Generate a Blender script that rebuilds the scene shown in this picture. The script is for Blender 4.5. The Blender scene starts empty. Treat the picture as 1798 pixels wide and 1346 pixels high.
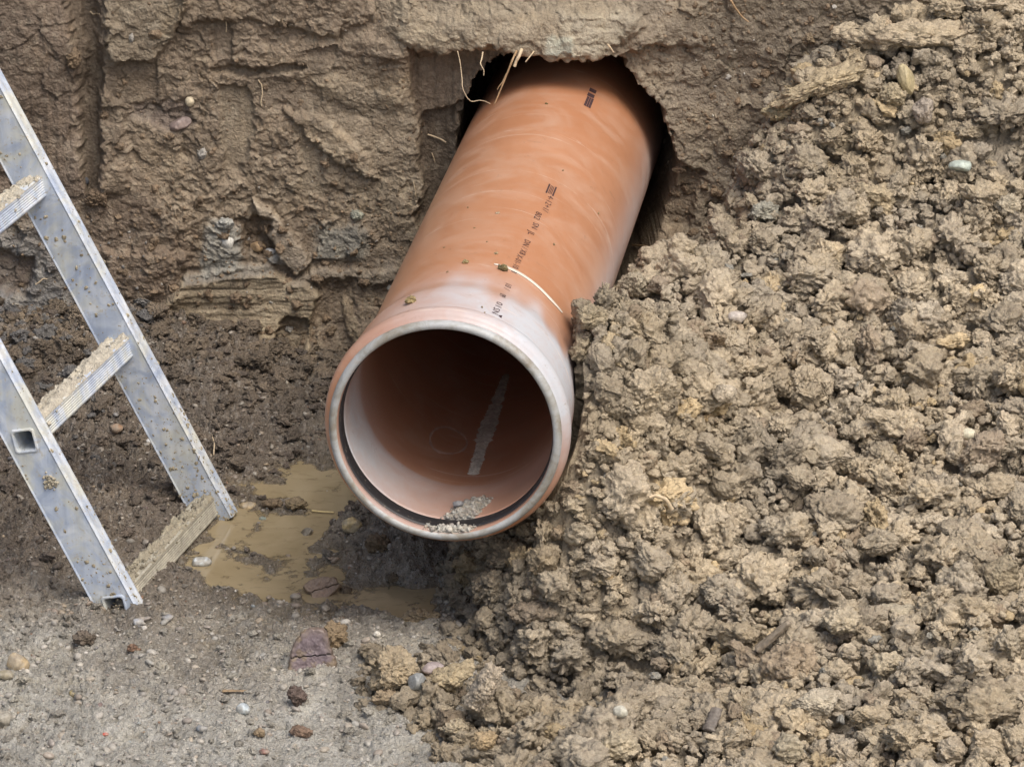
import bpy, math, random
import numpy as np
from mathutils import Vector, Matrix, noise as mnoise
SC = bpy.context.scene
COL = SC.collection
R_ = math.radians

# ------------------------------------------------------------------ camera, sky, sun, exposure
PITCH = R_(20.8)
F_PX, PW, PH = 7700.0, 1798.0, 1346.0
CAM = np.array([0.0, -5.73017, 2.60109])
cam_d = bpy.data.cameras.new('camera')
cam = bpy.data.objects.new('camera', cam_d); COL.objects.link(cam)
cam.location = CAM; cam.rotation_euler = (math.pi/2 - PITCH, 0, 0)
cam_d.sensor_width = 36.0; cam_d.lens = F_PX / PW * 36.0
cam_d.clip_start = 0.1; cam_d.clip_end = 500.0
SC.camera = cam

SUN_EL, SUN_AZ = R_(55), R_(25)            # soft light from above and a little to the right
w = bpy.data.worlds.new('World'); SC.world = w; w.use_nodes = True
nt = w.node_tree; bg = nt.nodes['Background']
sky = nt.nodes.new('ShaderNodeTexSky'); sky.sky_type = 'NISHITA'; sky.sun_disc = False
sky.sun_elevation = SUN_EL; sky.sun_rotation = SUN_AZ
sky.air_density = 1.0; sky.dust_density = 6.0; sky.ozone_density = 1.0
nt.links.new(sky.outputs[0], bg.inputs[0]); bg.inputs[1].default_value = 0.13
sd = bpy.data.lights.new('sun', 'SUN'); sd.energy = 1.9; sd.angle = R_(34); sd.color = (1.0, 0.95, 0.87)
so = bpy.data.objects.new('sun', sd); COL.objects.link(so)
sdir = Vector((math.sin(SUN_AZ)*math.cos(SUN_EL), -0.55*math.cos(SUN_EL), math.sin(SUN_EL))).normalized()
so.rotation_euler = sdir.to_track_quat('Z', 'Y').to_euler()
sky.sun_rotation = math.atan2(sdir.x, sdir.y)
SC.view_settings.view_transform = 'Standard'; SC.view_settings.look = 'None'
SC.view_settings.gamma = 1.0; SC.view_settings.exposure = 0.25

# ------------------------------------------------------------------ photograph directions -> places
FW = np.array([0, math.cos(PITCH), -math.sin(PITCH)]); UP = np.array([0, math.sin(PITCH), math.cos(PITCH)])
def ray(px, py):
    return FW + np.array([1., 0, 0]) * (px - PW/2)/F_PX + UP * (PH/2 - py)/F_PX
def at_y(px, py, y):
    d = ray(px, py); return CAM + d * ((y - CAM[1]) / d[1])
def at_z(px, py, z=0.0):
    d = ray(px, py); return CAM + d * ((z - CAM[2]) / d[2])
WY0, WS = 1.165, 0.03                         # trench face: y = WY0 + WS*z
def at_wall(px, py, out=0.0):
    d = ray(px, py); t = (WY0 - out + WS*CAM[2] - CAM[1]) / (d[1] - WS*d[2]); return CAM + d*t

# ------------------------------------------------------------------ numpy noise
def _h(ix, iy, iz, k):
    h = (ix.astype(np.int64)*374761393 + iy.astype(np.int64)*668265263 + iz.astype(np.int64)*2147483647//3 + k*1274126177) & 0xFFFFFFFF
    h = ((h ^ (h >> 13)) * 1274126177) & 0xFFFFFFFF
    h = ((h ^ (h >> 15)) * 2246822519) & 0xFFFFFFFF
    h = h ^ (h >> 16)
    return (h & 0xFFFFFF).astype(np.float32) / float(0xFFFFFF)
def vn2(x, y, k=0):                          # smooth value noise, -1..1
    x = np.asarray(x, np.float32); y = np.asarray(y, np.float32)
    ix = np.floor(x); iy = np.floor(y); fx = x-ix; fy = y-iy
    ix = ix.astype(np.int64); iy = iy.astype(np.int64); z = np.zeros_like(ix)
    ux = fx*fx*fx*(fx*(fx*6-15)+10); uy = fy*fy*fy*(fy*(fy*6-15)+10)
    a = _h(ix, iy, z, k); b = _h(ix+1, iy, z, k); c = _h(ix, iy+1, z, k); d = _h(ix+1, iy+1, z, k)
    return (a*(1-ux)+b*ux)*(1-uy)*2 + (c*(1-ux)+d*ux)*uy*2 - 1
def fbm2(x, y, k=0, oct=4, gain=.5, lac=2.03):
    s = 0; a = 1; t = 0
    for o in range(oct):
        s = s + a*vn2(x*lac**o + 17.3*o, y*lac**o - 9.1*o, k+o*7); t += a; a *= gain
    return s/t*1.4
def wor2(x, y, k=0):                         # F1, F2, id
    ix = np.floor(x).astype(np.int64); iy = np.floor(y).astype(np.int64); z = np.zeros_like(ix)
    f1 = np.full(x.shape, 9., np.float32); f2 = f1.copy(); idv = np.zeros(x.shape, np.float32); fc = idv.copy()
    for dx in (-1, 0, 1):
        for dy in (-1, 0, 1):
            cx = ix+dx; cy = iy+dy
            px = cx + _h(cx, cy, z, k); py = cy + _h(cx, cy, z, k+1)
            d = np.sqrt((px-x)**2 + (py-y)**2).astype(np.float32)
            m = d < f1
            f2 = np.where(m, f1, np.minimum(f2, d)); 
            idv = np.where(m, _h(cx, cy, z, k+2), idv); f1 = np.where(m, d, f1)
            fc = np.where(m, (x-px)*(_h(cx, cy, z, k+3)-.5) + (y-py)*(_h(cx, cy, z, k+4)-.5), fc)
    return f1, f2, idv, fc.astype(np.float32)*2
def vn3(p, k=0):
    i = np.floor(p).astype(np.int64); f = (p-i).astype(np.float32); u = f*f*(3-2*f)
    r = 0
    for a in (0, 1):
        for b in (0, 1):
            for c in (0, 1):
                wgt = (u[:,0] if a else 1-u[:,0])*(u[:,1] if b else 1-u[:,1])*(u[:,2] if c else 1-u[:,2])
                r = r + wgt*_h(i[:,0]+a, i[:,1]+b, i[:,2]+c, k)
    return r*2-1
def wor3(p, k=0):
    i = np.floor(p).astype(np.int64)
    f1 = np.full(len(p), 9., np.float32); f2 = f1.copy(); idv = np.zeros(len(p), np.float32); fc = idv.copy()
    for a in (-1, 0, 1):
        for b in (-1, 0, 1):
            for c in (-1, 0, 1):
                x, y, z = i[:,0]+a, i[:,1]+b, i[:,2]+c
                ex = p[:,0]-x-_h(x,y,z,k); ey = p[:,1]-y-_h(x,y,z,k+1); ez = p[:,2]-z-_h(x,y,z,k+2)
                d = np.sqrt(ex*ex+ey*ey+ez*ez).astype(np.float32)
                m = d < f1; f2 = np.where(m, f1, np.minimum(f2, d)); idv = np.where(m, _h(x,y,z,k+3), idv); f1 = np.where(m, d, f1)
                fc = np.where(m, ex*(_h(x,y,z,k+4)-.5)+ey*(_h(x,y,z,k+5)-.5)+ez*(_h(x,y,z,k+6)-.5), fc)
    return f1, f2, idv, fc.astype(np.float32)*2
def sstep(a, b, x):
    t = np.clip((x-a)/(b-a), 0, 1); return t*t*(3-2*t)
def sdf(px, py, poly):                       # signed distance, negative inside
    px = np.asarray(px); py = np.asarray(py)
    d = np.full(px.shape, 1e9); ins = np.zeros(px.shape, bool); n = len(poly)
    for i in range(n):
        x1, y1 = poly[i]; x2, y2 = poly[(i+1) % n]
        ex, ey = x2-x1, y2-y1
        t = np.clip(((px-x1)*ex + (py-y1)*ey)/(ex*ex+ey*ey+1e-12), 0, 1)
        d = np.minimum(d, (px-x1-t*ex)**2 + (py-y1-t*ey)**2)
        c = (y1 > py) != (y2 > py)
        ins ^= c & (px < (x2-x1)*(py-y1)/((y2-y1) if y2 != y1 else 1e-12) + x1)
    d = np.sqrt(d); return np.where(ins, -d, d)

# ------------------------------------------------------------------ mesh helpers
def mesh_np(name, V, Fc, mat=None, parent=None, tint=None, smooth=True):
    V = np.asarray(V, np.float32); Fc = np.asarray(Fc, np.int32); n = Fc.shape[1]
    me = bpy.data.meshes.new(name)
    me.vertices.add(len(V)); me.vertices.foreach_set('co', V.ravel())
    me.loops.add(Fc.size); me.loops.foreach_set('vertex_index', Fc.ravel())
    me.polygons.add(len(Fc)); me.polygons.foreach_set('loop_start', np.arange(0, Fc.size, n, dtype=np.int32))
    me.polygons.foreach_set('use_smooth', np.full(len(Fc), smooth))
    me.update(calc_edges=True)
    if tint is not None:
        a = me.color_attributes.new('tint', 'FLOAT_COLOR', 'POINT')
        c = np.ones((len(V), 4), np.float32); c[:, :3] = tint; a.data.foreach_set('color', c.ravel())
    if mat: me.materials.append(mat)
    o = bpy.data.objects.new(name, me); COL.objects.link(o)
    if parent: o.parent = parent
    return o
def grid_faces(nu, nv, closed_v=False):
    i = np.arange(nu-1)[:, None]; j = np.arange(nv if closed_v else nv-1)[None, :]
    a = i*nv + j; b = i*nv + (j+1) % nv; c = (i+1)*nv + (j+1) % nv; d = (i+1)*nv + j
    return np.stack([a, d, c, b], -1).reshape(-1, 4)
def tag(o, label=None, cat=None, group=None, kind=None):
    if label: o['label'] = label
    if cat: o['category'] = cat
    if group: o['group'] = group
    if kind: o['kind'] = kind
    return o
def empty(name, loc=(0, 0, 0)):
    o = bpy.data.objects.new(name, None); COL.objects.link(o); o.location = loc; o.empty_display_size = .02
    return o
def spaced(lo, hi, step, far_lo, far_hi, growth=1.35):
    a = list(np.arange(lo, hi+step*.5, step))
    s = step; x = hi; post = []
    while x < far_hi: s *= growth; x += s; post.append(x)
    s = step; x = lo; pre = []
    while x > far_lo: s *= growth; x -= s; pre.append(x)
    return np.array(pre[::-1] + a + post)

# ------------------------------------------------------------------ materials
def new_mat(name):
    m = bpy.data.materials.new(name); m.use_nodes = True
    return m, m.node_tree, m.node_tree.nodes['Principled BSDF']
def N(nt, t, **kw):
    n = nt.nodes.new(t)
    for k, v in kw.items():
        if k in n.inputs: n.inputs[k].default_value = v
        else: setattr(n, k, v)
    return n
def noise_n(nt, scale, detail=4, rough=.55, vec=None, dist=0):
    n = N(nt, 'ShaderNodeTexNoise'); n.inputs['Scale'].default_value = scale; n.inputs['Detail'].default_value = detail
    n.inputs['Roughness'].default_value = rough; n.inputs['Distortion'].default_value = dist
    if vec is not None: nt.links.new(vec, n.inputs['Vector'])
    return n
def ramp(nt, src, stops):
    r = N(nt, 'ShaderNodeValToRGB'); cr = r.color_ramp
    while len(cr.elements) > 1: cr.elements.remove(cr.elements[-1])
    for i, (p, c) in enumerate(stops):
        e = cr.elements[0] if i == 0 else cr.elements.new(p)
        e.position = p; e.color = (*c, 1) if len(c) == 3 else c
    nt.links.new(src, r.inputs[0]); return r
def mix(nt, fac, a, b, mode='MIX'):
    m = N(nt, 'ShaderNodeMix'); m.data_type = 'RGBA'; m.blend_type = mode
    for s, v in ((0, fac), (6, a), (7, b)):
        if hasattr(v, 'is_linked') or hasattr(v, 'links'): nt.links.new(v, m.inputs[s])
        else: m.inputs[s].default_value = v if s == 0 else ((*v, 1) if len(v) == 3 else v)
    return m.outputs[2]
def soil_mat(name, rough=(.75, .95), bump=.6, spec=.25, freq=1.0, dist=.0012, wet=0.0, crumb=1.2):
    m, nt, b = new_mat(name)
    tc = N(nt, 'ShaderNodeTexCoord'); ob = tc.outputs['Object']
    at = N(nt, 'ShaderNodeAttribute'); at.attribute_name = 'tint'
    n1 = noise_n(nt, 14*freq, 6, .65, ob); n2 = noise_n(nt, 160*freq, 5, .7, ob, .4); n3 = noise_n(nt, 60*freq, 4, .6, ob)
    v1 = ramp(nt, n1.outputs[0], [(.3, (.78, .76, .74)), (.5, (1, 1, 1)), (.72, (1.2, 1.17, 1.1))])
    v2 = ramp(nt, n2.outputs[0], [(.3, (.72, .70, .70)), (.5, (1, 1, 1)), (.72, (1.26, 1.27, 1.28))])
    c = mix(nt, 1.0, at.outputs['Color'], v1.outputs[0], 'MULTIPLY')
    c = mix(nt, 1.0, c, v2.outputs[0], 'MULTIPLY')
    nt.links.new(c, b.inputs['Base Color'])
    rr = ramp(nt, n3.outputs[0], [(.35, (rough[0],)*3), (.65, (rough[1],)*3)]); nt.links.new(rr.outputs[0], b.inputs['Roughness'])
    b.inputs['Specular IOR Level'].default_value = spec
    nb = noise_n(nt, 420*freq, 6, .75, ob, .3); nb2 = noise_n(nt, 120*freq, 5, .7, ob, .6)
    ad = N(nt, 'ShaderNodeMath', operation='MULTIPLY_ADD'); nt.links.new(nb2.outputs[0], ad.inputs[0]); ad.inputs[1].default_value = 2.2; nt.links.new(nb.outputs[0], ad.inputs[2])
    nd = noise_n(nt, 60*freq, 3, .6, ob); vmx = N(nt, 'ShaderNodeVectorMath', operation='MULTIPLY_ADD'); nt.links.new(nd.outputs['Color'], vmx.inputs[0]); vmx.inputs[1].default_value = (.012,)*3; nt.links.new(ob, vmx.inputs[2])
    vo = N(nt, 'ShaderNodeTexVoronoi'); vo.inputs['Scale'].default_value = 230*freq; vo.inputs['Randomness'].default_value = 1; nt.links.new(vmx.outputs[0], vo.inputs['Vector'])
    vc = N(nt, 'ShaderNodeSeparateColor'); nt.links.new(vo.outputs['Color'], vc.inputs[0])
    a1 = N(nt, 'ShaderNodeMath', operation='MULTIPLY_ADD'); nt.links.new(vo.outputs['Distance'], a1.inputs[0]); a1.inputs[1].default_value = -crumb; nt.links.new(ad.outputs[0], a1.inputs[2])
    ad = N(nt, 'ShaderNodeMath', operation='MULTIPLY_ADD'); nt.links.new(vc.outputs[0], ad.inputs[0]); ad.inputs[1].default_value = crumb*.55; nt.links.new(a1.outputs[0], ad.inputs[2])
    bp = N(nt, 'ShaderNodeBump'); bp.inputs['Strength'].default_value = bump; bp.inputs['Distance'].default_value = dist
    nt.links.new(ad.outputs[0], bp.inputs['Height']); nt.links.new(bp.outputs[0], b.inputs['Normal'])
    return m
M_HEAP = soil_mat('clay_dry', (.55, .9), 1.0, .35, .8, .0018)
M_WALL = soil_mat('clay_face', (.42, .8), .9, .4, .9, .0015)
M_GND = soil_mat('wet_ground', (.22, .6), 1.0, .6, 1.0, .0028)
M_PEB = soil_mat('stone', (.35, .7), .35, .45, 1.4, .0006, crumb=.2)

# ------------------------------------------------------------------ pipe geometry (axis)
YAW = R_(7.8)
RIM = at_y(780, 760, 0.0)
AX = np.array([math.sin(YAW), math.cos(YAW), 0.0]); PX = np.array([math.cos(YAW), -math.sin(YAW), 0.0]); PZ = np.array([0, 0, 1.0])
R_OUT = .1575
def cyl(s, th, r):                            # th: 0 = right flank, pi/2 = top
    return RIM + AX*s + (PX*math.cos(th) + PZ*math.sin(th))*r
def pipe_hit(px, py, r=R_OUT):
    d = ray(px, py); d = d/np.linalg.norm(d); o = CAM - RIM
    oa, da = np.array([o@PX, o@PZ]), np.array([d@PX, d@PZ])
    a = da@da; b = 2*oa@da; c = oa@oa - r*r; q = b*b-4*a*c
    t = (-b - math.sqrt(max(q, 0)))/(2*a); P = o + d*t
    return P@AX, math.atan2(P@PZ, P@PX)
def pipe_hit_in(px, py, r=.149):
    d = ray(px, py); d = d/np.linalg.norm(d); o = CAM - RIM
    oa, da = np.array([o@PX, o@PZ]), np.array([d@PX, d@PZ])
    a = da@da; b = 2*oa@da; c = oa@oa - r*r; q = b*b-4*a*c
    t = (-b + math.sqrt(max(q, 0)))/(2*a); P = o + d*t
    return P@AX, math.atan2(P@PZ, P@PX)

# ================================================================== TRENCH FACE
def wall_build():
    xs = spaced(-.92, .95, .002, -14, 14); zs = spaced(-.03, .76, .0019, -.1, 1.9, 1.3)
    X, Z = np.meshgrid(xs, zs, indexing='ij'); X = X.astype(np.float32); Z = Z.astype(np.float32)
    # picture coordinates of the undisplaced face, used to lay out where each clay layer stands
    Y0 = WY0 + WS*Z
    P = np.stack([X-CAM[0], Y0-CAM[1], Z-CAM[2]], -1); dz = P@FW
    U = PW/2 + F_PX*P[..., 0]/dz; W = PH/2 - F_PX*(P@UP)/dz
    wob = 9*fbm2(X*22, Z*22, 3, 4); wob2 = 9*fbm2(X*22+50, Z*22, 9, 4)
    fine = 3.5*fbm2(X*120, Z*120, 5, 3); fine2 = 3.5*fbm2(X*120, Z*120+40, 6, 3)
    u = U+wob+fine; v = W+wob2+fine2
    rough = np.ones_like(X); off = np.zeros_like(X); vs = np.zeros_like(X); hs = np.zeros_like(X)
    tint = np.zeros(X.shape+(3,), np.float32); tint[:] = (.205, .150, .098)
    def feat(poly, d=0.0, edge=5, r=None, vstri=None, hstri=None, col=None, ca=1.0, wobf=1.0):
        nonlocal off, rough, vs, hs, tint
        s = sdf(U+(u-U)*wobf, W+(v-W)*wobf, poly); m = 1-sstep(-edge, edge, s)
        off += d*m
        if r is not None: rough += (r-rough)*m
        if vstri is not None: vs += (vstri-vs)*m
        if hstri is not None: hs += (hstri-hs)*m
        if col is not None: tint += (np.array(col, np.float32)-tint)*(m*ca)[..., None]
    # colour regions first
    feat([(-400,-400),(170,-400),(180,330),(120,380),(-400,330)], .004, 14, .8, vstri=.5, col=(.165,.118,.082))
    feat([(-300,380),(120,390),(230,500),(240,640),(-300,640)], .004, 30, 1.5, col=(.165,.140,.118))
    feat([(-300,400),(60,420),(120,520),(100,600),(-300,600)], .0, 25, 1.6, col=(.185,.180,.178), ca=.75)
    feat([(160,330),(330,360),(340,480),(250,620),(130,470)], .006, 20, 1.4, col=(.170,.120,.080))
    feat([(640,-60),(1150,-60),(1120,60),(1000,95),(700,85)], .0, 30, .8, col=(.230,.183,.122), ca=.8)
    feat([(560,120),(760,140),(740,420),(520,330)], .003, 40, .9, col=(.245,.188,.122), ca=.8)
    feat([(250,240),(540,280),(600,380),(300,400)], .0, 40, 1.0, col=(.235,.175,.112), ca=.8)
    feat([(1100,-80),(1700,-80),(1500,200),(1350,450),(1180,470),(1190,250),(1120,130)], .002, 25, 1.1, col=(.190,.147,.100))
    # shovel and bucket marks, blocks and ledges
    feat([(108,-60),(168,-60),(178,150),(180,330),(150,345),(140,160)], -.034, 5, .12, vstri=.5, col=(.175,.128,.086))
    feat([(140,-40),(164,-40),(166,150),(150,170)], -.012, 6, .1, vstri=.4)
    feat([(178,-60),(335,-60),(310,60),(262,108),(190,95)], .018, 5, 1.2, col=(.225,.172,.112))
    feat([(172,150),(215,180),(225,330),(180,335)], .012, 8, 1.1)
    feat([(700,-20),(760,20),(1060,10),(1130,40),(1105,62),(1070,84),(985,93),(935,80),(890,73),(800,84),(722,78),(690,50)], .010, 10, .8, hstri=.25)
    off += .050*np.exp(-((u-950)/210)**2)*sstep(-60, 60, v)*sstep(100, 84, v-14*np.sin(u*.02))
    feat([(300,-60),(640,-60),(660,30),(560,62),(430,30),(330,40)], .012, 8, 1.0)
    feat([(385,100),(640,60),(720,90),(700,200),(640,190),(560,160),(440,120)], .008, 12, 1.0, hstri=.3)
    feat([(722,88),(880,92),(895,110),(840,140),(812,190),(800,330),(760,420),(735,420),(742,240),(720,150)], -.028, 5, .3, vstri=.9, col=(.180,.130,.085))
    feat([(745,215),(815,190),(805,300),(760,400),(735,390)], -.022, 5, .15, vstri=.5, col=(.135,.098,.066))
    feat([(383,143),(436,150),(445,240),(430,300),(400,300),(388,230)], -.010, 4, .08, vstri=.35, col=(.235,.178,.115))
    feat([(355,30),(398,35),(412,118),(385,110)], -.007, 4, .08, vstri=.35, col=(.195,.143,.095))
    feat([(525,260),(560,262),(565,340),(530,345)], -.004, 5, .1, vstri=.35, col=(.245,.188,.122))
    feat([(495,185),(560,200),(640,270),(660,310),(600,285),(540,235)], .013, 5, .9)
    feat([(370,112),(470,120),(540,115),(530,128),(440,134),(372,124)], -.016, 4, .8)
    feat([(230,180),(330,170),(345,215),(290,235),(235,210)], -.010, 8, 1.0, col=(.19,.14,.105))
    feat([(325,486),(480,474),(520,486),(565,500),(545,560),(548,640),(520,655),(395,650),(388,592),(330,585),(285,560),(300,515)], .026, 3.2, .16, hstri=.9, col=(.255,.195,.120), wobf=.8)
    feat([(325,478),(470,458),(480,474),(330,488)], .012, 3, .5, col=(.20,.17,.135), wobf=.5)
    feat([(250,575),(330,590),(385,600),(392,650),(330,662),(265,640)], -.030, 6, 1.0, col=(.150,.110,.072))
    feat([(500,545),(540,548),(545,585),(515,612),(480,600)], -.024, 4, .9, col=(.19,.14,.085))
    feat([(395,600),(545,610),(550,660),(395,655)], .006, 4, .12, hstri=.5, col=(.250,.190,.115))
    feat([(350,600),(398,606),(396,640),(345,635)], -.012, 6, 1.1)
    feat([(445,350),(478,368),(530,425),(548,462),(520,474),(492,440),(460,390)], .016, 3, .25, hstri=.3, col=(.30,.235,.165), wobf=.6)
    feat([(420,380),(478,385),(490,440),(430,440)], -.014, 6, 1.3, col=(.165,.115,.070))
    feat([(360,385),(418,390),(425,470),(350,478)], .006, 8, 1.2, col=(.32,.31,.27), ca=.75)
    feat([(470,445),(500,440),(505,455),(475,460)], .006, 4, 1.2, col=(.38,.37,.35), ca=.8)
    feat([(550,400),(640,395),(640,455),(560,460)], .004, 12, 1.3, col=(.205,.195,.165), ca=.8)
    feat([(515,478),(700,470),(700,490),(520,492)], .010, 4, .4, col=(.26,.205,.145))
    feat([(560,500),(620,500),(640,640),(560,650)], -.010, 8, .7, vstri=.5)
    feat([(600,520),(618,530),(640,600),(622,605)], .008, 4, .15, vstri=.3, col=(.225,.165,.10))
    feat([(185,430),(330,440),(320,540),(250,560),(200,520)], .014, 8, 1.4)
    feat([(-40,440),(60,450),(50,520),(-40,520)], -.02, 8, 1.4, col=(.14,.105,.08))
    feat([(980,10),(1120,20),(1090,70),(1000,85)], .008, 8, .9, col=(.285,.235,.165))
    feat([(955,50),(1005,45),(1005,78),(960,80)], .002, 4, .6, col=(.30,.31,.25), ca=.7, wobf=.5)
    feat([(1110,415),(1260,400),(1250,470),(1100,470)], .02, 10, 1.2)
    feat([(1180,290),(1240,300),(1210,400),(1130,440),(1110,430)], -.02, 8, .9, col=(.19,.14,.09))
    feat([(1380,180),(1420,170),(1400,330),(1340,370)], -.015, 10, .6, col=(.225,.165,.10))
    # crumbly clay surface: broken faces, lumps, torn flakes
    wx = X + .010*fbm2(X*30, Z*30, 21, 3); wz = Z + .010*fbm2(X*30+9, Z*30, 22, 3)
    big = fbm2(X*3.5, Z*3.5, 31, 4)*.016
    f1, f2, i1, c1 = wor2(wx*22, wz*26, 41); g1, g2, i2, c2 = wor2(wx*62, wz*75, 51); k1, k2, i3, c3 = wor2(wx*150, wz*175, 61)
    zone = sstep(-.25, .35, fbm2(X*6, Z*6, 71, 3))                # where the face is broken and where it is cut smooth
    lumps = (i1-.5)*.010 + (.35-f1)*.004 + c1*.010 + zone*((.4-g1)*.003 + c2*.0085 + (i2-.5)*.006) + (.35+.65*zone)*((.4-k1)*.0014 + c3*.003 + (i3-.5)*.0022)
    lumps += .0045*fbm2(X*45, Z*60, 81, 4) + .0016*fbm2(X*260, Z*300, 82, 3)
    lumps -= .0035*np.clip(1-np.abs(fbm2(wx*26, wz*34, 83, 3))*14, 0, 1)*zone   # torn cracks
    stri_v = .0030*fbm2(X*170, Z*7, 91, 3); stri_h = .0034*fbm2(X*9+1.5*fbm2(X*8,Z*8,94,2), Z*190, 92, 3)
    disp = big + off + .48*rough*lumps + vs*stri_v + hs*stri_h + .0006*fbm2(X*420, Z*420, 93, 2)
    disp = np.where(np.abs(X) > 2, big*3, disp)
    # talus swells out at the foot on the left
    disp += .09*sstep(.13, -.02, Z)*sstep(-.30, -.50, X)
    # the opening broken round the pipe
    hole = [(800,330),(803,240),(812,185),(835,140),(880,103),(905,86),(985,100),(1070,84),(1090,100),(1110,135),(1142,160),(1166,198),(1178,240),(1194,290),(1182,335),(1160,400),(1130,470),(1000,640),(760,640),(740,480),(775,400)]
    kf = 1-.85*sstep(230, 320, W); sh = sdf(U+kf*(.55*(u-U)+fine*1.2), W+kf*(.55*(v-W)+fine2*1.2), hole)
    inn = sstep(1, -7, sh); disp -= inn*(.48*rough*lumps + vs*stri_v + hs*stri_h)
    disp += .010*np.exp(-(sh/16)**2)*(sh > 0)*(W < 330)
    disp -= .9*sstep(2, -40, sh) + .05*sstep(2, -3, sh)
    tint *= (1 - .0*sh[..., None])
    Y = Y0 - disp
    # specks of paler clay and stone through the face
    sp = sstep(.62, .8, fbm2(X*90, Z*90, 101, 2)*.5+.5)
    pv = fbm2(X*8, Z*10, 103, 4)[..., None]
    tint = (tint*.8 + tint.mean(-1, keepdims=True)*.2)*(1+.20*pv) + sp[..., None]*np.array((.05, .045, .035))
    gm = sstep(.45, .75, fbm2(X*14, Z*20, 105, 4))[..., None]*.55*sstep(.25, .1, Z)[..., None]
    tint = tint*(1-gm) + np.array((.20, .185, .165))*gm
    Xo = X + .0035*fbm2(X*110, Z*110, 111, 3)*np.clip(rough, 0, 1)*(1-inn); Zo = Z + .0030*fbm2(X*110+30, Z*110, 112, 3)*np.clip(rough, 0, 1)*(1-inn)
    V = np.stack([Xo, Y, Zo], -1)
    nu, nv = X.shape
    # the bank's level top, running back from the face
    top = V[:, -1].copy(); rows = [V]
    extra = []
    for k, yy in enumerate((.15, .6, 2, 6, 20, 60)):
        t = top.copy(); t[:, 1] += yy; t[:, 2] += .02*k; extra.append(t)
    V = np.concatenate([V, np.stack(extra, 1)], 1); tint = np.concatenate([tint, np.repeat(tint[:, -1:], 6, 1)], 1)
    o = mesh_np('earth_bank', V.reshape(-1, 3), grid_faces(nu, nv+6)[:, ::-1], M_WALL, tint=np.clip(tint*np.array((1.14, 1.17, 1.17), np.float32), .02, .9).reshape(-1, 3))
    tag(o, kind='structure')
wall_build()

# ================================================================== GROUND
pud = [tuple(at_z(a, b)[:2]) for a, b in [(425,838),(500,822),(590,808),(640,835),(650,870),(600,898),(590,925),(640,965),(700,1005),(780,1035),(775,1078),(660,1095),(560,1088),(430,1062),(330,1005),(345,950),(395,905),(440,880)]]
RNG = np.random.default_rng(7)
def ground_z(X, Y):
    X = np.asarray(X, np.float32); Y = np.asarray(Y, np.float32)
    wx = X+.03*fbm2(X*14, Y*14, 201, 3); wy = Y+.05*fbm2(X*14+7, Y*14, 202, 3)
    s = sdf(wx, wy, pud)
    z = .016 + .012*fbm2(X*5, Y*3.5, 211, 3)
    z = z*sstep(-.03, .07, s) - .0088*sstep(.02, -.03, s)
    flat = .6*sstep(.25, -.05, Y)*sstep(-.8, -.35, X)                  # trodden smooth grey area in front
    br = 1-.55*flat
    f1, f2, i1, c1 = wor2(wx*30, wy*24, 221); g1, g2, i2, c2 = wor2(wx*80, wy*66, 231); k1, k2, i3, c3 = wor2(wx*190, wy*150, 241)
    inn = sstep(.03, -.03, s); am = br*(1-.45*inn)*(1+.25*sstep(.25, .6, Y)*sstep(-.25, -.45, X))
    clod = sstep(-.1, .5, fbm2(X*7, Y*5, 215, 3))
    z += am*((.40-f1)*.008*clod + c1*.006 + (i1-.5)*.005 + ((.4-g1)*.004+c2*.006)*(.45+.55*clod) + (i2-.5)*.004 + (.4-k1)*.0015 + c3*.0028 + (i3-.5)*.0015)
    z += am*(.0055*fbm2(X*60, Y*45, 251, 3) + .0022*fbm2(X*200, Y*150, 252, 3))
    z += inn*(.0105*fbm2(X*22, Y*16, 254, 5) + .0005)*sstep(-.56, -.40, X)
    # mud islands in the puddle
    for (a, b, rx, ry, h) in ((490,888,55,16,.012),(640,985,70,20,.013),(720,960,60,50,.02),(570,985,40,12,.010),(460,985,35,10,.006),(610,945,40,25,.012),(700,1050,40,22,.008),(445,835,40,20,.02),(680,930,50,40,.02)):
        c = at_z(a, b); q = ((X-c[0])/(rx/1230))**2 + ((Y-c[1])/(ry/470))**2
        z += h*np.exp(-q)*(1+.4*fbm2(X*40, Y*30, 260, 2))
    for (a, b, rx, ry, h) in ((150,1085,.03,.04,.012),(262,1095,.03,.05,.012),(330,905,.03,.04,.008),(640,940,.05,.06,.012),(720,1000,.06,.05,.014),(655,1015,.035,.03,.009),(560,960,.02,.02,.008),(480,1000,.015,.02,.007),(400,1010,.02,.02,.006),(520,1060,.02,.015,.007),(620,1075,.03,.02,.008)):
        c = at_z(a, b); q = ((X-c[0])/rx)**2 + ((Y-c[1])/ry)**2; z += h*np.exp(-q)*(1+.6*fbm2(X*60, Y*45, 263, 2))
    z += .075*sstep(.80, 1.15, Y)*sstep(-.32, -.6, X)*(1+.3*fbm2(X*9, Y*9, 261, 3))
    z += .03*sstep(.72, 1.1, Y)*sstep(-.1, -.4, X)*(1+.3*fbm2(X*9, Y*9, 262, 3))
    return z
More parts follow.
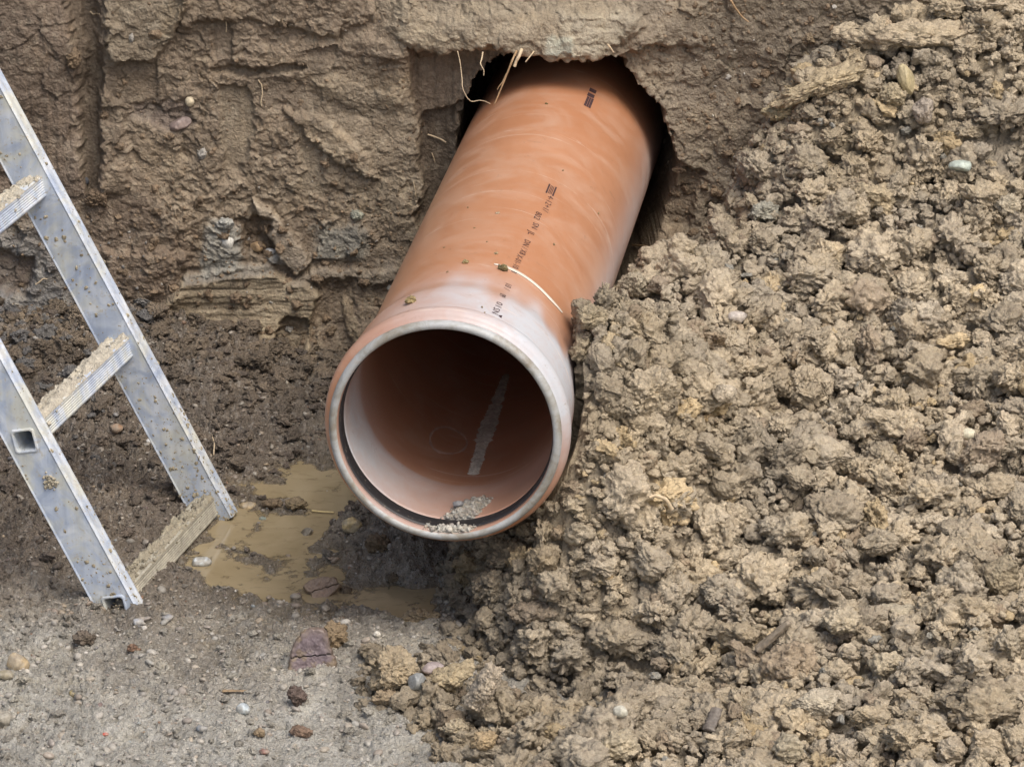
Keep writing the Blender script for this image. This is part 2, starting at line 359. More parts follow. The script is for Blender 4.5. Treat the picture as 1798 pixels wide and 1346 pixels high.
def ground_build():
    xs = spaced(-.86, .30, .0019, -60, 60, 1.3); ys = spaced(-.62, 1.22, .0030, -60, 3, 1.3)
    X, Y = np.meshgrid(xs, ys, indexing='ij'); Z = ground_z(X, Y)
    far = np.maximum(np.abs(X), np.abs(Y)) > 2; Z = np.where(far, .0, Z)
    m = np.array((.235, .205, .165), np.float32); grey = np.array((.43, .42, .38), np.float32); dark = np.array((.165, .136, .108), np.float32)
    g = sstep(.48, -.35, Y+.30*fbm2(X*4, Y*4, 271, 4)+.25*(X+.5))
    d = sstep(.0, .35, Y+.15*fbm2(X*5, Y*5, 272, 3)-.5*(X+.75))*sstep(-.22, -.40, X)
    T = m + (grey-m)*g[..., None]; T = T + (dark-T)*(d*.8)[..., None]
    T = T*(1+.22*fbm2(X*22, Y*18, 273, 4)[..., None])
    bl = sstep(.25, .6, fbm2(X*9, Y*7, 275, 3))[..., None]; T = T*(1-.45*bl*(1-g[..., None])) + np.array((.165,.145,.12))*.45*bl*(1-g[..., None])
    mu = sstep(.013, -.001, Z)[..., None]; T = T*(1-.6*mu) + np.array((.20, .165, .11))*.6*mu
    sp = sstep(.7, .9, fbm2(X*200, Y*160, 276, 2)*.5+.5)[..., None]; T = T + sp*.10
    o = mesh_np('ground', np.stack([X, Y, Z], -1).reshape(-1, 3), grid_faces(*X.shape)[:, ::1][:, ::-1][:, ::-1], M_GND, tint=np.clip(T, .02, .9).reshape(-1, 3))
    tag(o, kind='structure')
    # murky puddle water, opaque with silt
    M, nt, b = new_mat('murky_water')
    tc = N(nt, 'ShaderNodeTexCoord'); n = noise_n(nt, 9, 4, .6, tc.outputs['Object'], .8)
    r = ramp(nt, n.outputs[0], [(.3, (.27, .215, .125)), (.7, (.35, .29, .185))]); mpw = N(nt, 'ShaderNodeMapping'); mpw.inputs['Scale'].default_value = (26, 60, 1); nt.links.new(tc.outputs['Object'], mpw.inputs[0]); nw = noise_n(nt, 1.0, 6, .7, mpw.outputs[0], .6)
    rw = ramp(nt, nw.outputs[0], [(.55, (0,)*3), (.66, (.55,)*3), (.76, (.85,)*3)]); cw = mix(nt, rw.outputs[0], r.outputs[0], (.17, .125, .075))
    nt.links.new(cw, b.inputs['Base Color'])
    b.inputs['Roughness'].default_value = .07; b.inputs['Specular IOR Level'].default_value = .5
    nb = noise_n(nt, 35, 2, .5, tc.outputs['Object']); bp = N(nt, 'ShaderNodeBump'); bp.inputs['Strength'].default_value = .08; bp.inputs['Distance'].default_value = .002
    nt.links.new(nb.outputs[0], bp.inputs['Height']); nt.links.new(bp.outputs[0], b.inputs['Normal'])
    xs = np.linspace(-.56, .0, 240); ys = np.linspace(.05, .86, 240)
    X, Y = np.meshgrid(xs, ys, indexing='ij')
    o = mesh_np('puddle', np.stack([X, Y, X*0], -1).reshape(-1, 3), grid_faces(240, 240), M)
    # silt hides the bed only where the water is deep enough; the shallows are clear
    dep = o.data.attributes.new('depth', 'FLOAT', 'POINT'); dep.data.foreach_set('value', (-ground_z(X, Y)).astype(np.float32).ravel())
    at = N(nt, 'ShaderNodeAttribute'); at.attribute_name = 'depth'
    mr_ = N(nt, 'ShaderNodeMapRange'); mr_.inputs['From Min'].default_value = -.0005; mr_.inputs['From Max'].default_value = .0038; mr_.inputs['To Min'].default_value = .2; mr_.inputs['To Max'].default_value = .97
    nt.links.new(at.outputs['Fac'], mr_.inputs['Value']); nt.links.new(mr_.outputs[0], b.inputs['Alpha'])
    tag(o, kind='structure')
ground_build()

# ================================================================== HEAP SURFACE
ctl = []
def c_z(px, py, z): ctl.append(at_z(px, py, z))
def c_y(px, py, y): ctl.append(at_y(px, py, y))
for q in [(800,1045),(640,1140),(615,1225),(745,1285),(830,1350),(900,1450)]: c_z(*q, .016)
for q in [(400,1150),(600,950),(500,1300),(650,1420)]: c_z(*q, -.16 if q[0] < 600 else -.09)
c_z(760, 985, -.01); c_z(700, 1180, .045); c_z(880, 1300, .04)
for px, py, y in [(905,975,.10),(1000,900,-.01),(1010,800,.02),(1012,700,.09),(1010,610,.16),(1010,548,.28),(1078,505,.66),(1100,482,.80),(1235,440,.96),(1300,352,1.0),
                  (1345,215,1.05),(1470,100,1.09),(1620,68,1.10),(1760,72,1.09),(1900,150,1.02),
                  (1400,700,.42),(1200,620,.46),(1200,900,.08),(1400,1000,-.02),(1030,1120,-.08),(900,1150,-.05),(1200,1346,-.50),(1000,1346,-.46),(1500,1346,-.54),(1900,1346,-.56),
                  (1798,1000,-.06),(1798,700,.36),(1600,500,.68),(1500,300,.95),(1900,500,.65),(1500,850,.2)]: c_y(px, py, y)
for x_, y_, z_ in [(-.16,.35,-.05),(-.14,.6,-.04),(-.12,.9,-.03),(-.10,1.15,0),(-.35,.5,-.2),(-.35,.9,-.2),(-.35,1.2,-.2),(-.04,.4,.06),(.0,.7,.08),(.03,1.0,.10),(.20,1.1,.12),(.30,1.12,.20),(.36,1.14,.31),(.22,.95,.20)]: ctl.append(np.array([x_, y_, z_]))
ctl.append(np.array([.6, -.95, .0])); ctl.append(np.array([1.3, -.9, .05])); ctl.append(np.array([.1, -.8, -.02])); ctl.append(np.array([1.6, 1.2, .75])); ctl.append(np.array([1.6, .2, .45]))
ctl = np.array(ctl)
def tps_fit(c):
    n = len(c); d = np.linalg.norm(c[:, None, :2]-c[None, :, :2], axis=-1); K = np.where(d > 0, d*d*np.log(d+1e-9), 0) + 2e-3*np.eye(n)
    P = np.c_[np.ones(n), c[:, :2]]; A = np.block([[K, P], [P.T, np.zeros((3, 3))]])
    return np.linalg.solve(A, np.r_[c[:, 2], 0, 0, 0])
TW = tps_fit(ctl)
def heap_macro(X, Y):
    X = np.asarray(X, float); Y = np.asarray(Y, float)
    h = TW[-3] + TW[-2]*X + TW[-1]*Y
    for i, c in enumerate(ctl):
        d = np.sqrt((X-c[0])**2+(Y-c[1])**2)+1e-9; h = h + TW[i]*d*d*np.log(d)
    return h
_gx = np.arange(-.4, 1.7, .01); _gy = np.arange(-1.0, 1.45, .01)
_MX, _MY = np.meshgrid(_gx, _gy, indexing='ij'); _G = heap_macro(_MX, _MY)
_G = _G + (.020*fbm2(_MX*5.5, _MY*5.5, 401, 3) + .012*fbm2(_MX*14, _MY*14, 402, 2))*sstep(.02, .12, _G)*sstep(.04, .16, np.hypot((_MX+.05), 0*_MY))
def heap_h(X, Y):
    fx = np.clip((np.asarray(X, float)+.4)/.01, 0, len(_gx)-1.001); fy = np.clip((np.asarray(Y, float)+1.0)/.01, 0, len(_gy)-1.001)
    i = fx.astype(int); j = fy.astype(int); a = fx-i; b = fy-j
    return _G[i,j]*(1-a)*(1-b)+_G[i+1,j]*a*(1-b)+_G[i,j+1]*(1-a)*b+_G[i+1,j+1]*a*b
def heap_hit(px, py):
    d = ray(px, py); t = np.linspace(4.5, 9.0, 1500); P = CAM + t[:, None]*d
    g = P[:, 2] - np.maximum(heap_h(P[:, 0], P[:, 1]), 0.0); k = np.argmax(g < 0)
    return P[k]
def push_out(V, r=R_OUT, gap=.003):
    """keep soil outside the pipe's wall"""
    o = V - RIM; s = o@AX; a = o@PX; b = o@PZ
    rr = np.where(s < .20, .1775, r) + gap; rr = np.where(s < -.004, 0, rr)
    d = np.sqrt(a*a+b*b)+1e-9; m = (d < rr)
    # soil that would sit against the rim's opening is pressed under and beside it
    k = np.where(m, rr/d, 1.0)
    return RIM + s[:, None]*AX + (a*k)[:, None]*PX + (b*k)[:, None]*PZ
HEAPC = np.array((.430, .367, .272), np.float32)
def heap_tint(X, Y):
    X = np.asarray(X, np.float32); Y = np.asarray(Y, np.float32)
    a = fbm2(X*5, Y*5, 301, 3)[..., None]; b = fbm2(X*16, Y*16, 303, 3)[..., None]
    t = HEAPC*(1+.16*a) + np.array((.012, .0, -.016))*b
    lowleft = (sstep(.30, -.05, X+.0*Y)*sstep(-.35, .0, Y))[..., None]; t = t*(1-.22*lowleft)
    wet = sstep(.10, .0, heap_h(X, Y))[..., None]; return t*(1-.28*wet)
def heap_build():
    xs = spaced(-.26, .86, .0028, -.4, 1.65, 1.3); ys = spaced(-.80, 1.20, .0032, -1.2, 1.42, 1.3)
    X, Y = np.meshgrid(xs, ys, indexing='ij'); h = heap_h(X, Y)
    wx = X+.018*fbm2(X*20, Y*20, 311, 3); wy = Y+.018*fbm2(X*20+5, Y*20, 312, 3)
    f1, f2, i1, c1 = wor2(wx*19, wy*16, 321); g1, g2, i2, c2 = wor2(wx*48, wy*42, 331); k1, k2, i3, c3 = wor2(wx*120, wy*105, 341)
    d = (i1-.5)*.014 + (.45-f1)*.012 + c1*.014 + (i2-.5)*.008 + (.42-g1)*.006 + c2*.010 + (i3-.5)*.006 + (.4-k1)*.003 + c3*.006 + .003*fbm2(X*150, Y*150, 351, 3) + .012*fbm2(X*7, Y*7, 352, 3)
    Z = h + d - .024
    Xo = X + .006*fbm2(X*70, Y*70, 361, 3) + .004*(i2-.5); Yo = Y + .008*fbm2(X*70+3, Y*70, 362, 3) - .25*(i1-.5)*.03
    V = push_out(np.stack([Xo, Yo, Z], -1).reshape(-1, 3))
    Fc = grid_faces(*X.shape)
    keep = (Z.reshape(-1)[Fc].max(1) > -.03)
    wallp = V[:, 1] < (WY0+WS*V[:, 2]+.12); keep &= wallp[Fc].all(1)
    Fc = Fc[keep]; used = np.unique(Fc); mp = np.full(len(V), -1); mp[used] = np.arange(len(used))
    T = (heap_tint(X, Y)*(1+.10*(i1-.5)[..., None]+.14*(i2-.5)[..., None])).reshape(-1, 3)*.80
    return V[used], mp[Fc], T[used]

# ------------------------------------------------------------------ clods: a few torn, lumpy clay forms
def ico(sub):
    import bmesh
    bm = bmesh.new(); bmesh.ops.create_icosphere(bm, subdivisions=sub, radius=1)
    V = np.array([v.co[:] for v in bm.verts]); Fc = np.array([[v.index for v in f.verts] for f in bm.faces]); bm.free()
    return V, Fc
ICO = {s: ico(s) for s in (1, 2, 3, 4, 5, 6)}
def clod_form(seed, sub, smooth=0.0, asp=None):
    V, Fc = ICO[sub]; r = np.random.default_rng(seed)
    a_lay = seed % 3 != 0
    if asp is None: asp = (1, r.uniform(.5, .9), r.uniform(.4, .8))
    p = V*np.array(asp); q = p + seed*3.17
    # chop a few planes off, as torn clay breaks
    for k in range(5):
        n = r.normal(size=3); n /= np.linalg.norm(n); c = r.uniform(.50, .8)*np.linalg.norm(n*np.array(asp))
        d = p@n - c; p = p - np.clip(d, 0, None)[:, None]*n*.85
    w = np.stack([vn3(q*2.2, 1), vn3(q*2.2, 2), vn3(q*2.2, 3)], -1); p = p + .16*w
    lay = r.uniform(1.5, 2.6); qq = (q + .25*w)*np.array((.95, .95, lay if a_lay else 1.0))
    f1, f2, i1, c1 = wor3(qq*2.4, 5); g1, g2, i2, c2 = wor3(qq*5.5, 9)
    k1 = vn3(qq*13, 15); k2 = vn3(qq*27, 16)
    a = 1-smooth
    h1, h2, i3, c3 = wor3(qq*11, 19)
    disp = a*((i1-.5)*.26 + c1*.10 + (.40-f1)*.16 + (i2-.5)*.17 + c2*.06 + (.35-g1)*.08) + (.25+.75*a)*(.035*k1 + .014*k2 + .02*c3 + (i3-.5)*.06) - .05*np.clip(1-np.abs(vn3(qq*3.1, 44))*7, 0, 1)
    n = V/np.linalg.norm(V, axis=1)[:, None]
    lat = np.stack([vn3(qq*7, 21), vn3(qq*7, 22), vn3(qq*7, 23)], -1)*.06*a
    return p + n*disp[:, None] + lat, Fc
def rot_rand(r):
    q = r.normal(size=4); q /= np.linalg.norm(q); a, b, c, d = q
    return np.array([[a*a+b*b-c*c-d*d, 2*(b*c-a*d), 2*(b*d+a*c)], [2*(b*c+a*d), a*a-b*b+c*c-d*d, 2*(c*d-a*b)], [2*(b*d-a*c), 2*(c*d+a*b), a*a-b*b-c*c+d*d]])
FORMS = {s: [clod_form(100*s+k, s, (0, .25, .5, .1, .35, .15)[k % 6]) for k in range(n)] for s, n in ((6, 6), (5, 12), (4, 14), (3, 12), (2, 10))}
class Bag:
    def __init__(s): s.V = []; s.F = []; s.T = []; s.n = 0
    def add(s, V, Fc, t):
        s.V.append(V.astype(np.float32)); s.F.append((Fc+s.n).astype(np.int32)); s.T.append(np.broadcast_to(np.asarray(t, np.float32), V.shape)); s.n += len(V)
    def build(s, name, mat, parent=None):
        V, F, T = np.concatenate(s.V), np.concatenate(s.F).astype(np.int32), np.concatenate(s.T); s.V = s.F = s.T = None
        return mesh_np(name, V, F, mat, parent, T)
def heap_stuff():
    V, Fq, T = heap_build(); bag = Bag()
    tri = np.concatenate([Fq[:, [0, 1, 2]], Fq[:, [0, 2, 3]]]); bag.add(V, tri, T)
    r = np.random.default_rng(11)
    n = 42000; xs = r.uniform(-.22, .86, n); ys = r.uniform(-.72, 1.24, n)
    gx_ = (heap_h(xs+.01, ys)-heap_h(xs-.01, ys))/.02; gy_ = (heap_h(xs, ys+.01)-heap_h(xs, ys-.01))/.02
    dens = np.sqrt(1+gx_**2+gy_**2); ok_ = r.random(n) < np.clip(.31*dens, 0, 1); xs = xs[ok_]; ys = ys[ok_]
    for x, y in zip(xs, ys):
        h = float(heap_h(x, y))
        if h < -.012: continue
        size = .0062*(1-r.random())**(-1/1.72); size = size if size < .052 else r.uniform(.01, .042)
        if size > .03 and h < .03: size *= .6
        c = np.array([x, y, h + size*r.uniform(-.45, .62) - .008])
        o = c-RIM; s = o@AX; dd = math.hypot(o@PX, o@PZ); rad = .1775 if s < .2 else R_OUT
        if s > -.06 and dd < rad+size*.8: continue
        if s <= -.0 and s > -.25 and dd < .19 and (o@PZ) > -.17: continue
        if y > WY0+WS*c[2]-.01: continue
        if x < .45 and y > 1.0 and size > .016: size *= .6
        sub = 6 if size > .056 else 5 if size > .029 else 4 if size > .0120 else 3
        F_ = FORMS[sub]; P, Fc = F_[r.integers(len(F_))]
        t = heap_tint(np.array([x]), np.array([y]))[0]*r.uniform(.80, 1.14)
        q = r.random()
        if q < .015 and size < .02: t = np.array((.34, .33, .29))*r.uniform(.8, 1.1)
        elif q < .06: t = t*np.array((1.0, .95, .93))*.78
        elif q < .09: t = t*np.array((1.15, 1.08, .92))
        W = (P*size)@rot_rand(r).T; W[:, 2] *= .85
        bag.add(push_out(W+c, gap=.001) if dd < rad+size*2 else W+c, Fc, t)
    o = bag.build("soil_heap", M_HEAP)
    tag(o, kind='stuff')
heap_stuff()

# ------------------------------------------------------------------ gravel and crumbs (countless)
STONES = [(.30,.29,.27),(.22,.215,.21),(.40,.385,.35),(.145,.14,.145),(.30,.24,.17),(.20,.13,.09),(.48,.46,.42),(.25,.27,.27),(.17,.13,.12)]
def pebble_form(seed, sub):
    V, Fc = ICO[sub]; r = np.random.default_rng(seed)
    p = V*np.array((1, r.uniform(.6, .95), r.uniform(.35, .7)))
    for k in range(4):
        n = r.normal(size=3); n /= np.linalg.norm(n); c = r.uniform(.5, .8); d = p@n-c; p = p-np.clip(d, 0, None)[:, None]*n*.8
    return p + .10*vn3(p*1.8+seed, 3)[:, None]*V + .03*vn3(p*5+seed, 4)[:, None]*V, Fc
PEBS = [pebble_form(k, 2) for k in range(14)]
def gravel_stuff():
    r = np.random.default_rng(21); bag = Bag(); crumbs = Bag()
    n = 13000; xs = r.uniform(-.84, .22, n); ys = r.uniform(-.6, 1.2, n); gz = ground_z(xs, ys)
    for x, y, z in zip(xs, ys, gz):
        if heap_h(x, y) > .02: continue
        size = .0016*(1-r.random())**(-1/2.3); size = min(size, .009 if y < .4 else .006)
        if z < .001: size *= .8
        if z < -.004 and r.random() < .93: continue
        P, Fc = PEBS[r.integers(14)]; c = np.array([x, y, z + size*r.uniform(-.25, .25)])
        Rm = rot_rand(r); W = (P*size)@Rm.T; W[:, 2] *= .7
        t = np.array(STONES[r.integers(len(STONES))])*r.uniform(.75, 1.1)
        t = t*.35 + (np.array((.36, .34, .30)) if y < .1 else np.array((.24, .21, .17)))*.65 if r.random() < .9 else t
        bag.add(W+c, Fc, t)
    o = bag.build('gravel', M_PEB); tag(o, kind='stuff')
    n = 12000; xs = r.uniform(-.86, .20, n); ys = r.uniform(-.62, 1.22, n); gz = ground_z(xs, ys)
    for x, y, z in zip(xs, ys, gz):
        if heap_h(x, y) > .03: continue
        dens = .55 + .45*(float(y) > .25 or x < -.62)
        if z < .002 or r.random() > dens: continue
        size = min(.0024*(1-r.random())**(-1/2.3), .012 if y < .25 else .016)
        F_ = FORMS[4 if size > .010 else 3 if size > .005 else 2]; P, Fc = F_[r.integers(len(F_))]
        W = (P*size)@rot_rand(r).T; W[:, 2] *= .65
        k = sstep(-.05, .35, y-.4*(x+.7)); t = (np.array((.40, .38, .33))*(1-k)+np.array((.165, .135, .11))*k)*r.uniform(.75, 1.2)
        crumbs.add(W+np.array([x, y, z+size*.1]), Fc, t)
    # broken clay fallen from the face: thick along its foot, thinning out over the floor on the left
    m_ = 2600; ys2 = 1.17 - np.abs(r.normal(0, .30, m_)); xs2 = r.uniform(-.92, -.06, m_)
    for x, y in zip(xs2, ys2):
        if y < .35 or r.random() > (1 if y > 1.0 else .55 if x < -.35 else .25) or heap_h(x, y) > .03: continue
        z = float(ground_z(np.array([x]), np.array([y]))[0])
        if z < .002: continue
        size = min(.0055*(1-r.random())**(-1/1.9), .026 if y > .7 else .015); F_ = FORMS[5 if size > .019 else 4 if size > .009 else 3]; P, Fc = F_[r.integers(len(F_))]
        W = (P*size)@rot_rand(r).T; W[:, 2] *= .7; k = sstep(.85, 1.15, y)
        t = (np.array((.175, .143, .112))*(1-k)+np.array((.215, .172, .125))*k)*r.uniform(.75, 1.2)
        if x < -.6 and r.random() < .3: t = np.array((.19, .185, .18))*r.uniform(.7, 1.1)
        crumbs.add(W+np.array([x, y, z+size*.05]), Fc, t)
    o = crumbs.build('mud_crumbs', M_GND); tag(o, kind='stuff')
    # crumbs sticking to the trench face
    fb = Bag(); n = 1500
    for _ in range(n):
        px, py = r.uniform(-20, 760), r.uniform(330, 660)
        if r.random() < .35: px, py = r.uniform(1150, 1480), r.uniform(0, 450)
        elif r.random() < .15: px, py = r.uniform(180, 760), r.uniform(0, 330)
        P0 = at_wall(px, py); size = min(.0022*(1-r.random())**(-1/2.0), .013)
        F_ = FORMS[4 if size > .011 else 3 if size > .005 else 2]; P, Fc = F_[r.integers(len(F_))]
        g = px < 260 and py > 400
        t = (np.array((.20, .19, .18)) if g and r.random() < .5 else np.array((.20, .148, .098)))*r.uniform(.8, 1.25)
        if r.random() < .03: t = np.array((.42, .40, .36))
        wallpts.append((P0, size, P, Fc, t, rot_rand(r)))
wallpts = []
gravel_stuff()
def face_crumbs():
    """seat the crumbs on the built face"""
    from mathutils.bvhtree import BVHTree
    dg = bpy.context.evaluated_depsgraph_get()
    ob = bpy.data.objects['earth_bank']; bag = Bag()
    global WALL_RAY
    def WALL_RAY(p):
        d = p-CAM; d = d/np.linalg.norm(d)
        ok, loc, nr, ix = ob.ray_cast(Vector(CAM), Vector(d), distance=12)
        return np.array(loc) if ok else None
    for P0, size, P, Fc, t, Rm in wallpts:
        q = WALL_RAY(P0)
        if q is None or q[1] > 1.42: continue
        bag.add((P*size)@Rm.T + q + np.array([0, size*.1, 0]), Fc, t)
    o = bag.build('face_crumbs', M_WALL); tag(o, kind='stuff')
bpy.context.view_layer.update()
face_crumbs()

# ================================================================== PIPE
def pipe_mat():
    m, nt, b = new_mat('orange_plastic')
    tc = N(nt, 'ShaderNodeTexCoord'); ob = tc.outputs['Object']
    sep = N(nt, 'ShaderNodeSeparateXYZ'); nt.links.new(ob, sep.inputs[0])
    n1 = noise_n(nt, 7, 5, .6, ob, .5)
    base = ramp(nt, n1.outputs[0], [(.3, (.43, .195, .100)), (.7, (.49, .235, .130))])
    # pale lime dust streaked round the barrel; the bluish coat adds painted sky sheen
    mp = N(nt, 'ShaderNodeMapping'); mp.inputs['Scale'].default_value = (11, 26, 11); mp.inputs['Rotation'].default_value = (0, 0, .3); nt.links.new(ob, mp.inputs[0])
    n2 = noise_n(nt, 1.0, 9, .74, mp.outputs[0], .5)
    d1 = ramp(nt, n2.outputs[0], [(.54, (0,)*3), (.57, (.45,)*3), (.66, (.15,)*3), (.72, (.8,)*3)])
    n3 = noise_n(nt, 9, 9, .7, ob, .9)
    d2 = ramp(nt, n3.outputs[0], [(.46, (0, 0, 0)), (.56, (.30,)*3), (.72, (.65,)*3)])
    at = N(nt, 'ShaderNodeAttribute'); at.attribute_name = 'dust_sheen'
    dm = N(nt, 'ShaderNodeMath', operation='MULTIPLY'); nt.links.new(d1.outputs[0], dm.inputs[0]); dm.inputs[1].default_value = .14
    dm2 = N(nt, 'ShaderNodeMath', operation='MULTIPLY_ADD'); nt.links.new(d2.outputs[0], dm2.inputs[0]); dm2.inputs[1].default_value = .40; nt.links.new(dm.outputs[0], dm2.inputs[2])
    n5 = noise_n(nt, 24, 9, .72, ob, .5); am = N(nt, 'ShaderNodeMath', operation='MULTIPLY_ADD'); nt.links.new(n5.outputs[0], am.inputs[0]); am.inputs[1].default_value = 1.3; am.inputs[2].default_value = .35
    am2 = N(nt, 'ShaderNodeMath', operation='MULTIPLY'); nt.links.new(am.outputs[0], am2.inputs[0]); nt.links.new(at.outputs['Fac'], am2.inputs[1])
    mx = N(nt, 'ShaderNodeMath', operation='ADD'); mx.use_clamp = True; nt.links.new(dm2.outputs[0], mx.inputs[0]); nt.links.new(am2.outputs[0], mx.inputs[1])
    c0 = mix(nt, dm2.outputs[0], base.outputs[0], (.60, .50, .42)); c = mix(nt, am2.outputs[0], c0, (.50, .52, .56))  # second, bluish tone: settled powder plus sky sheen put into the colour
    # scratches round the barrel and dark scuffs
    mp2 = N(nt, 'ShaderNodeMapping'); mp2.inputs['Scale'].default_value = (3, 95, 3); mp2.inputs['Rotation'].default_value = (.25, .1, .35); nt.links.new(ob, mp2.inputs[0])
    n4 = noise_n(nt, 1.0, 4, .7, mp2.outputs[0], .6); sc = ramp(nt, n4.outputs[0], [(.64, (0, 0, 0)), (.67, (.55,)*3), (.70, (0, 0, 0))])
    c = mix(nt, sc.outputs[0], c, (.70, .60, .52))
    n6 = noise_n(nt, 38, 8, .8, ob, 1.0); dk = ramp(nt, n6.outputs[0], [(.60, (0, 0, 0)), (.66, (.35,)*3), (.75, (.7,)*3)])
    c = mix(nt, dk.outputs[0], c, (.20, .12, .075))
    nt.links.new(c, b.inputs['Base Color'])
    r = ramp(nt, mx.outputs[0], [(0, (.30,)*3), (.6, (.62,)*3)]); nt.links.new(r.outputs[0], b.inputs['Roughness'])
    b.inputs['Specular IOR Level'].default_value = .5; b.inputs['Coat Weight'].default_value = .25; b.inputs['Coat Roughness'].default_value = .22
    nb = noise_n(nt, 300, 3, .6, ob); bp = N(nt, 'ShaderNodeBump'); bp.inputs['Strength'].default_value = .12; bp.inputs['Distance'].default_value = .0006
    nt.links.new(nb.outputs[0], bp.inputs['Height']); nt.links.new(bp.outputs[0], b.inputs['Normal'])
    return m
M_PIPE = pipe_mat()
def plain(name, col, rough=.6, spec=.4, var=.25, scale=40, bump=.3, metal=0.0):
    m, nt, b = new_mat(name); tc = N(nt, 'ShaderNodeTexCoord'); n = noise_n(nt, scale, 6, .65, tc.outputs['Object'], .4)
    r = ramp(nt, n.outputs[0], [(.3, tuple(x*(1-var) for x in col)), (.7, tuple(min(1, x*(1+var)) for x in col))])
    nt.links.new(r.outputs[0], b.inputs['Base Color']); b.inputs['Roughness'].default_value = rough; b.inputs['Specular IOR Level'].default_value = spec; b.inputs['Metallic'].default_value = metal
    bp = N(nt, 'ShaderNodeBump'); bp.inputs['Strength'].default_value = bump; bp.inputs['Distance'].default_value = .001
    n2 = noise_n(nt, scale*6, 5, .7, tc.outputs['Object']); nt.links.new(n2.outputs[0], bp.inputs['Height']); nt.links.new(bp.outputs[0], b.inputs['Normal'])
    return m
PIPE = empty('drain_pipe', RIM + AX*.25 - PZ*R_OUT)
tag(PIPE, 'orange plastic sewer pipe with a bell end, coming out of the trench wall', 'pipe')
PIPE.rotation_euler = (0, 0, -YAW)
PBASE = np.array(PIPE.location)
def to_pipe(P):                                # world points -> the pipe's own axes (x across, y along, z up)
    q = np.asarray(P) - PBASE; return np.stack([q@PX, q@AX, q@PZ], -1)
def lathe(name, prof, mat, nseg=256, parent=None, dust_sheen_f=None, wob=0.0):
    th = np.linspace(0, 2*math.pi, nseg, endpoint=False); V = []; D = []
    for s, r in prof:
        rr = r + wob*np.sin(th*2+.6)
        V.append(RIM + s*AX + rr[:, None]*(np.cos(th)[:, None]*PX + np.sin(th)[:, None]*PZ))
        D.append(dust_sheen_f(s, th, r) if dust_sheen_f else th*0)
    V = np.concatenate(V); o = mesh_np(name, to_pipe(V), grid_faces(len(prof), nseg, True), mat, parent)
    a = o.data.attributes.new('dust_sheen', 'FLOAT', 'POINT'); a.data.foreach_set('value', np.concatenate(D).astype(np.float32))
    return o
def densify(prof, step=.006, upto=.24):
    out = []
    for (s0, r0), (s1, r1) in zip(prof[:-1], prof[1:]):
        n = max(1, int(abs(s1-s0)/step)) if max(s0, s1) < upto else max(1, int(abs(s1-s0)/.04))
        for k in range(n): out.append((s0+(s1-s0)*k/n, r0+(r1-r0)*k/n))
    out.append(prof[-1]); return out
def angd(a, b): return (a-b+math.pi) % (2*math.pi) - math.pi
def dust_sheen_out(s, th, r):
    right = np.exp(-(angd(th, .45)/.62)**2)                      # dust with sky sheen painted in, upper right of the bell
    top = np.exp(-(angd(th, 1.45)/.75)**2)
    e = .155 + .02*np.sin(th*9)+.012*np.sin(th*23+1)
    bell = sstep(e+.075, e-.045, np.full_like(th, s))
    sheen_film = np.clip(bell*(1.15*right + (.70 if s > .052 else .55)*top), 0, 1)
    flank = .85*np.exp(-(angd(th, -.02)/.30)**2)*(s > .15)*math.exp(-s/1.4) + .45*np.exp(-(angd(th, math.pi-.15)/.16)**2)*(s > .2)  # sky reflection along both flanks, painted as a pale tone
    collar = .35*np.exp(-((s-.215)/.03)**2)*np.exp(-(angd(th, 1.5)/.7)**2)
    return np.clip(sheen_film*.95 + flank + collar, 0, 1)
def dust_sheen_in(s, th, r):
    left = .6*np.exp(-(angd(th, math.pi+.25)/.6)**2)*math.exp(-max(0, s-.14)/.06) if s > .02 else 0*th  # sky sheen on the inner left side, painted into the colour
    low = .30*np.exp(-(angd(th, -2.2)/.7)**2)*(s < .17) + .25*np.exp(-(angd(th, -.25)/.13)**2)*(s < .2)
    return left + low + (.16 if s < .175 else .06)
outer = [(.0100,.1652),(.0130,.1642),(.0155,.1650),(.0175,.1688),(.0205,.1724),(.026,.1748),(.034,.1755),(.041,.1748),(.0460,.1720),(.0495,.1682),(.0520,.1668),(.056,.1666),(.062,.1672),(.130,.1672),(.145,.1662),(.165,.1625),(.182,.1592),(.195,.1577),(.205,.1575),(2.7,.1575)]
lathe('barrel', densify(outer), M_PIPE, parent=PIPE, dust_sheen_f=dust_sheen_out)
inner = [(.0030,.1538),(.0045,.1534),(.0175,.1530),(.0178,.1590),(.0520,.1590),(.0525,.1530),(.060,.1525),(.125,.1520),(.140,.1508),(.160,.1490),(.175,.1487),(2.7,.1487)]
lathe('inner_wall', densify(inner)[::-1], M_PIPE, parent=PIPE, dust_sheen_f=dust_sheen_in)
mr, nt_, b_ = new_mat('cut_edge_grey')
tc_ = N(nt_, 'ShaderNodeTexCoord'); n_ = noise_n(nt_, 22, 6, .7, tc_.outputs['Object'], .6)
r_ = ramp(nt_, n_.outputs[0], [(.30, (.20, .16, .11)), (.45, (.30, .29, .26)), (.60, (.42, .44, .45)), (.75, (.40, .36, .32))])
nt_.links.new(r_.outputs[0], b_.inputs['Base Color']); b_.inputs['Roughness'].default_value = .5
rim = [(.0030,.1538),(.0012,.1550),(.0,.1566),(.0,.1598),(.0010,.1622),(.0038,.1642),(.0060,.1654),(.0085,.1656),(.0100,.1652)]
lathe('rim', rim, mr, parent=PIPE)['label'] = 'pale grey worn cut edge of the bell'
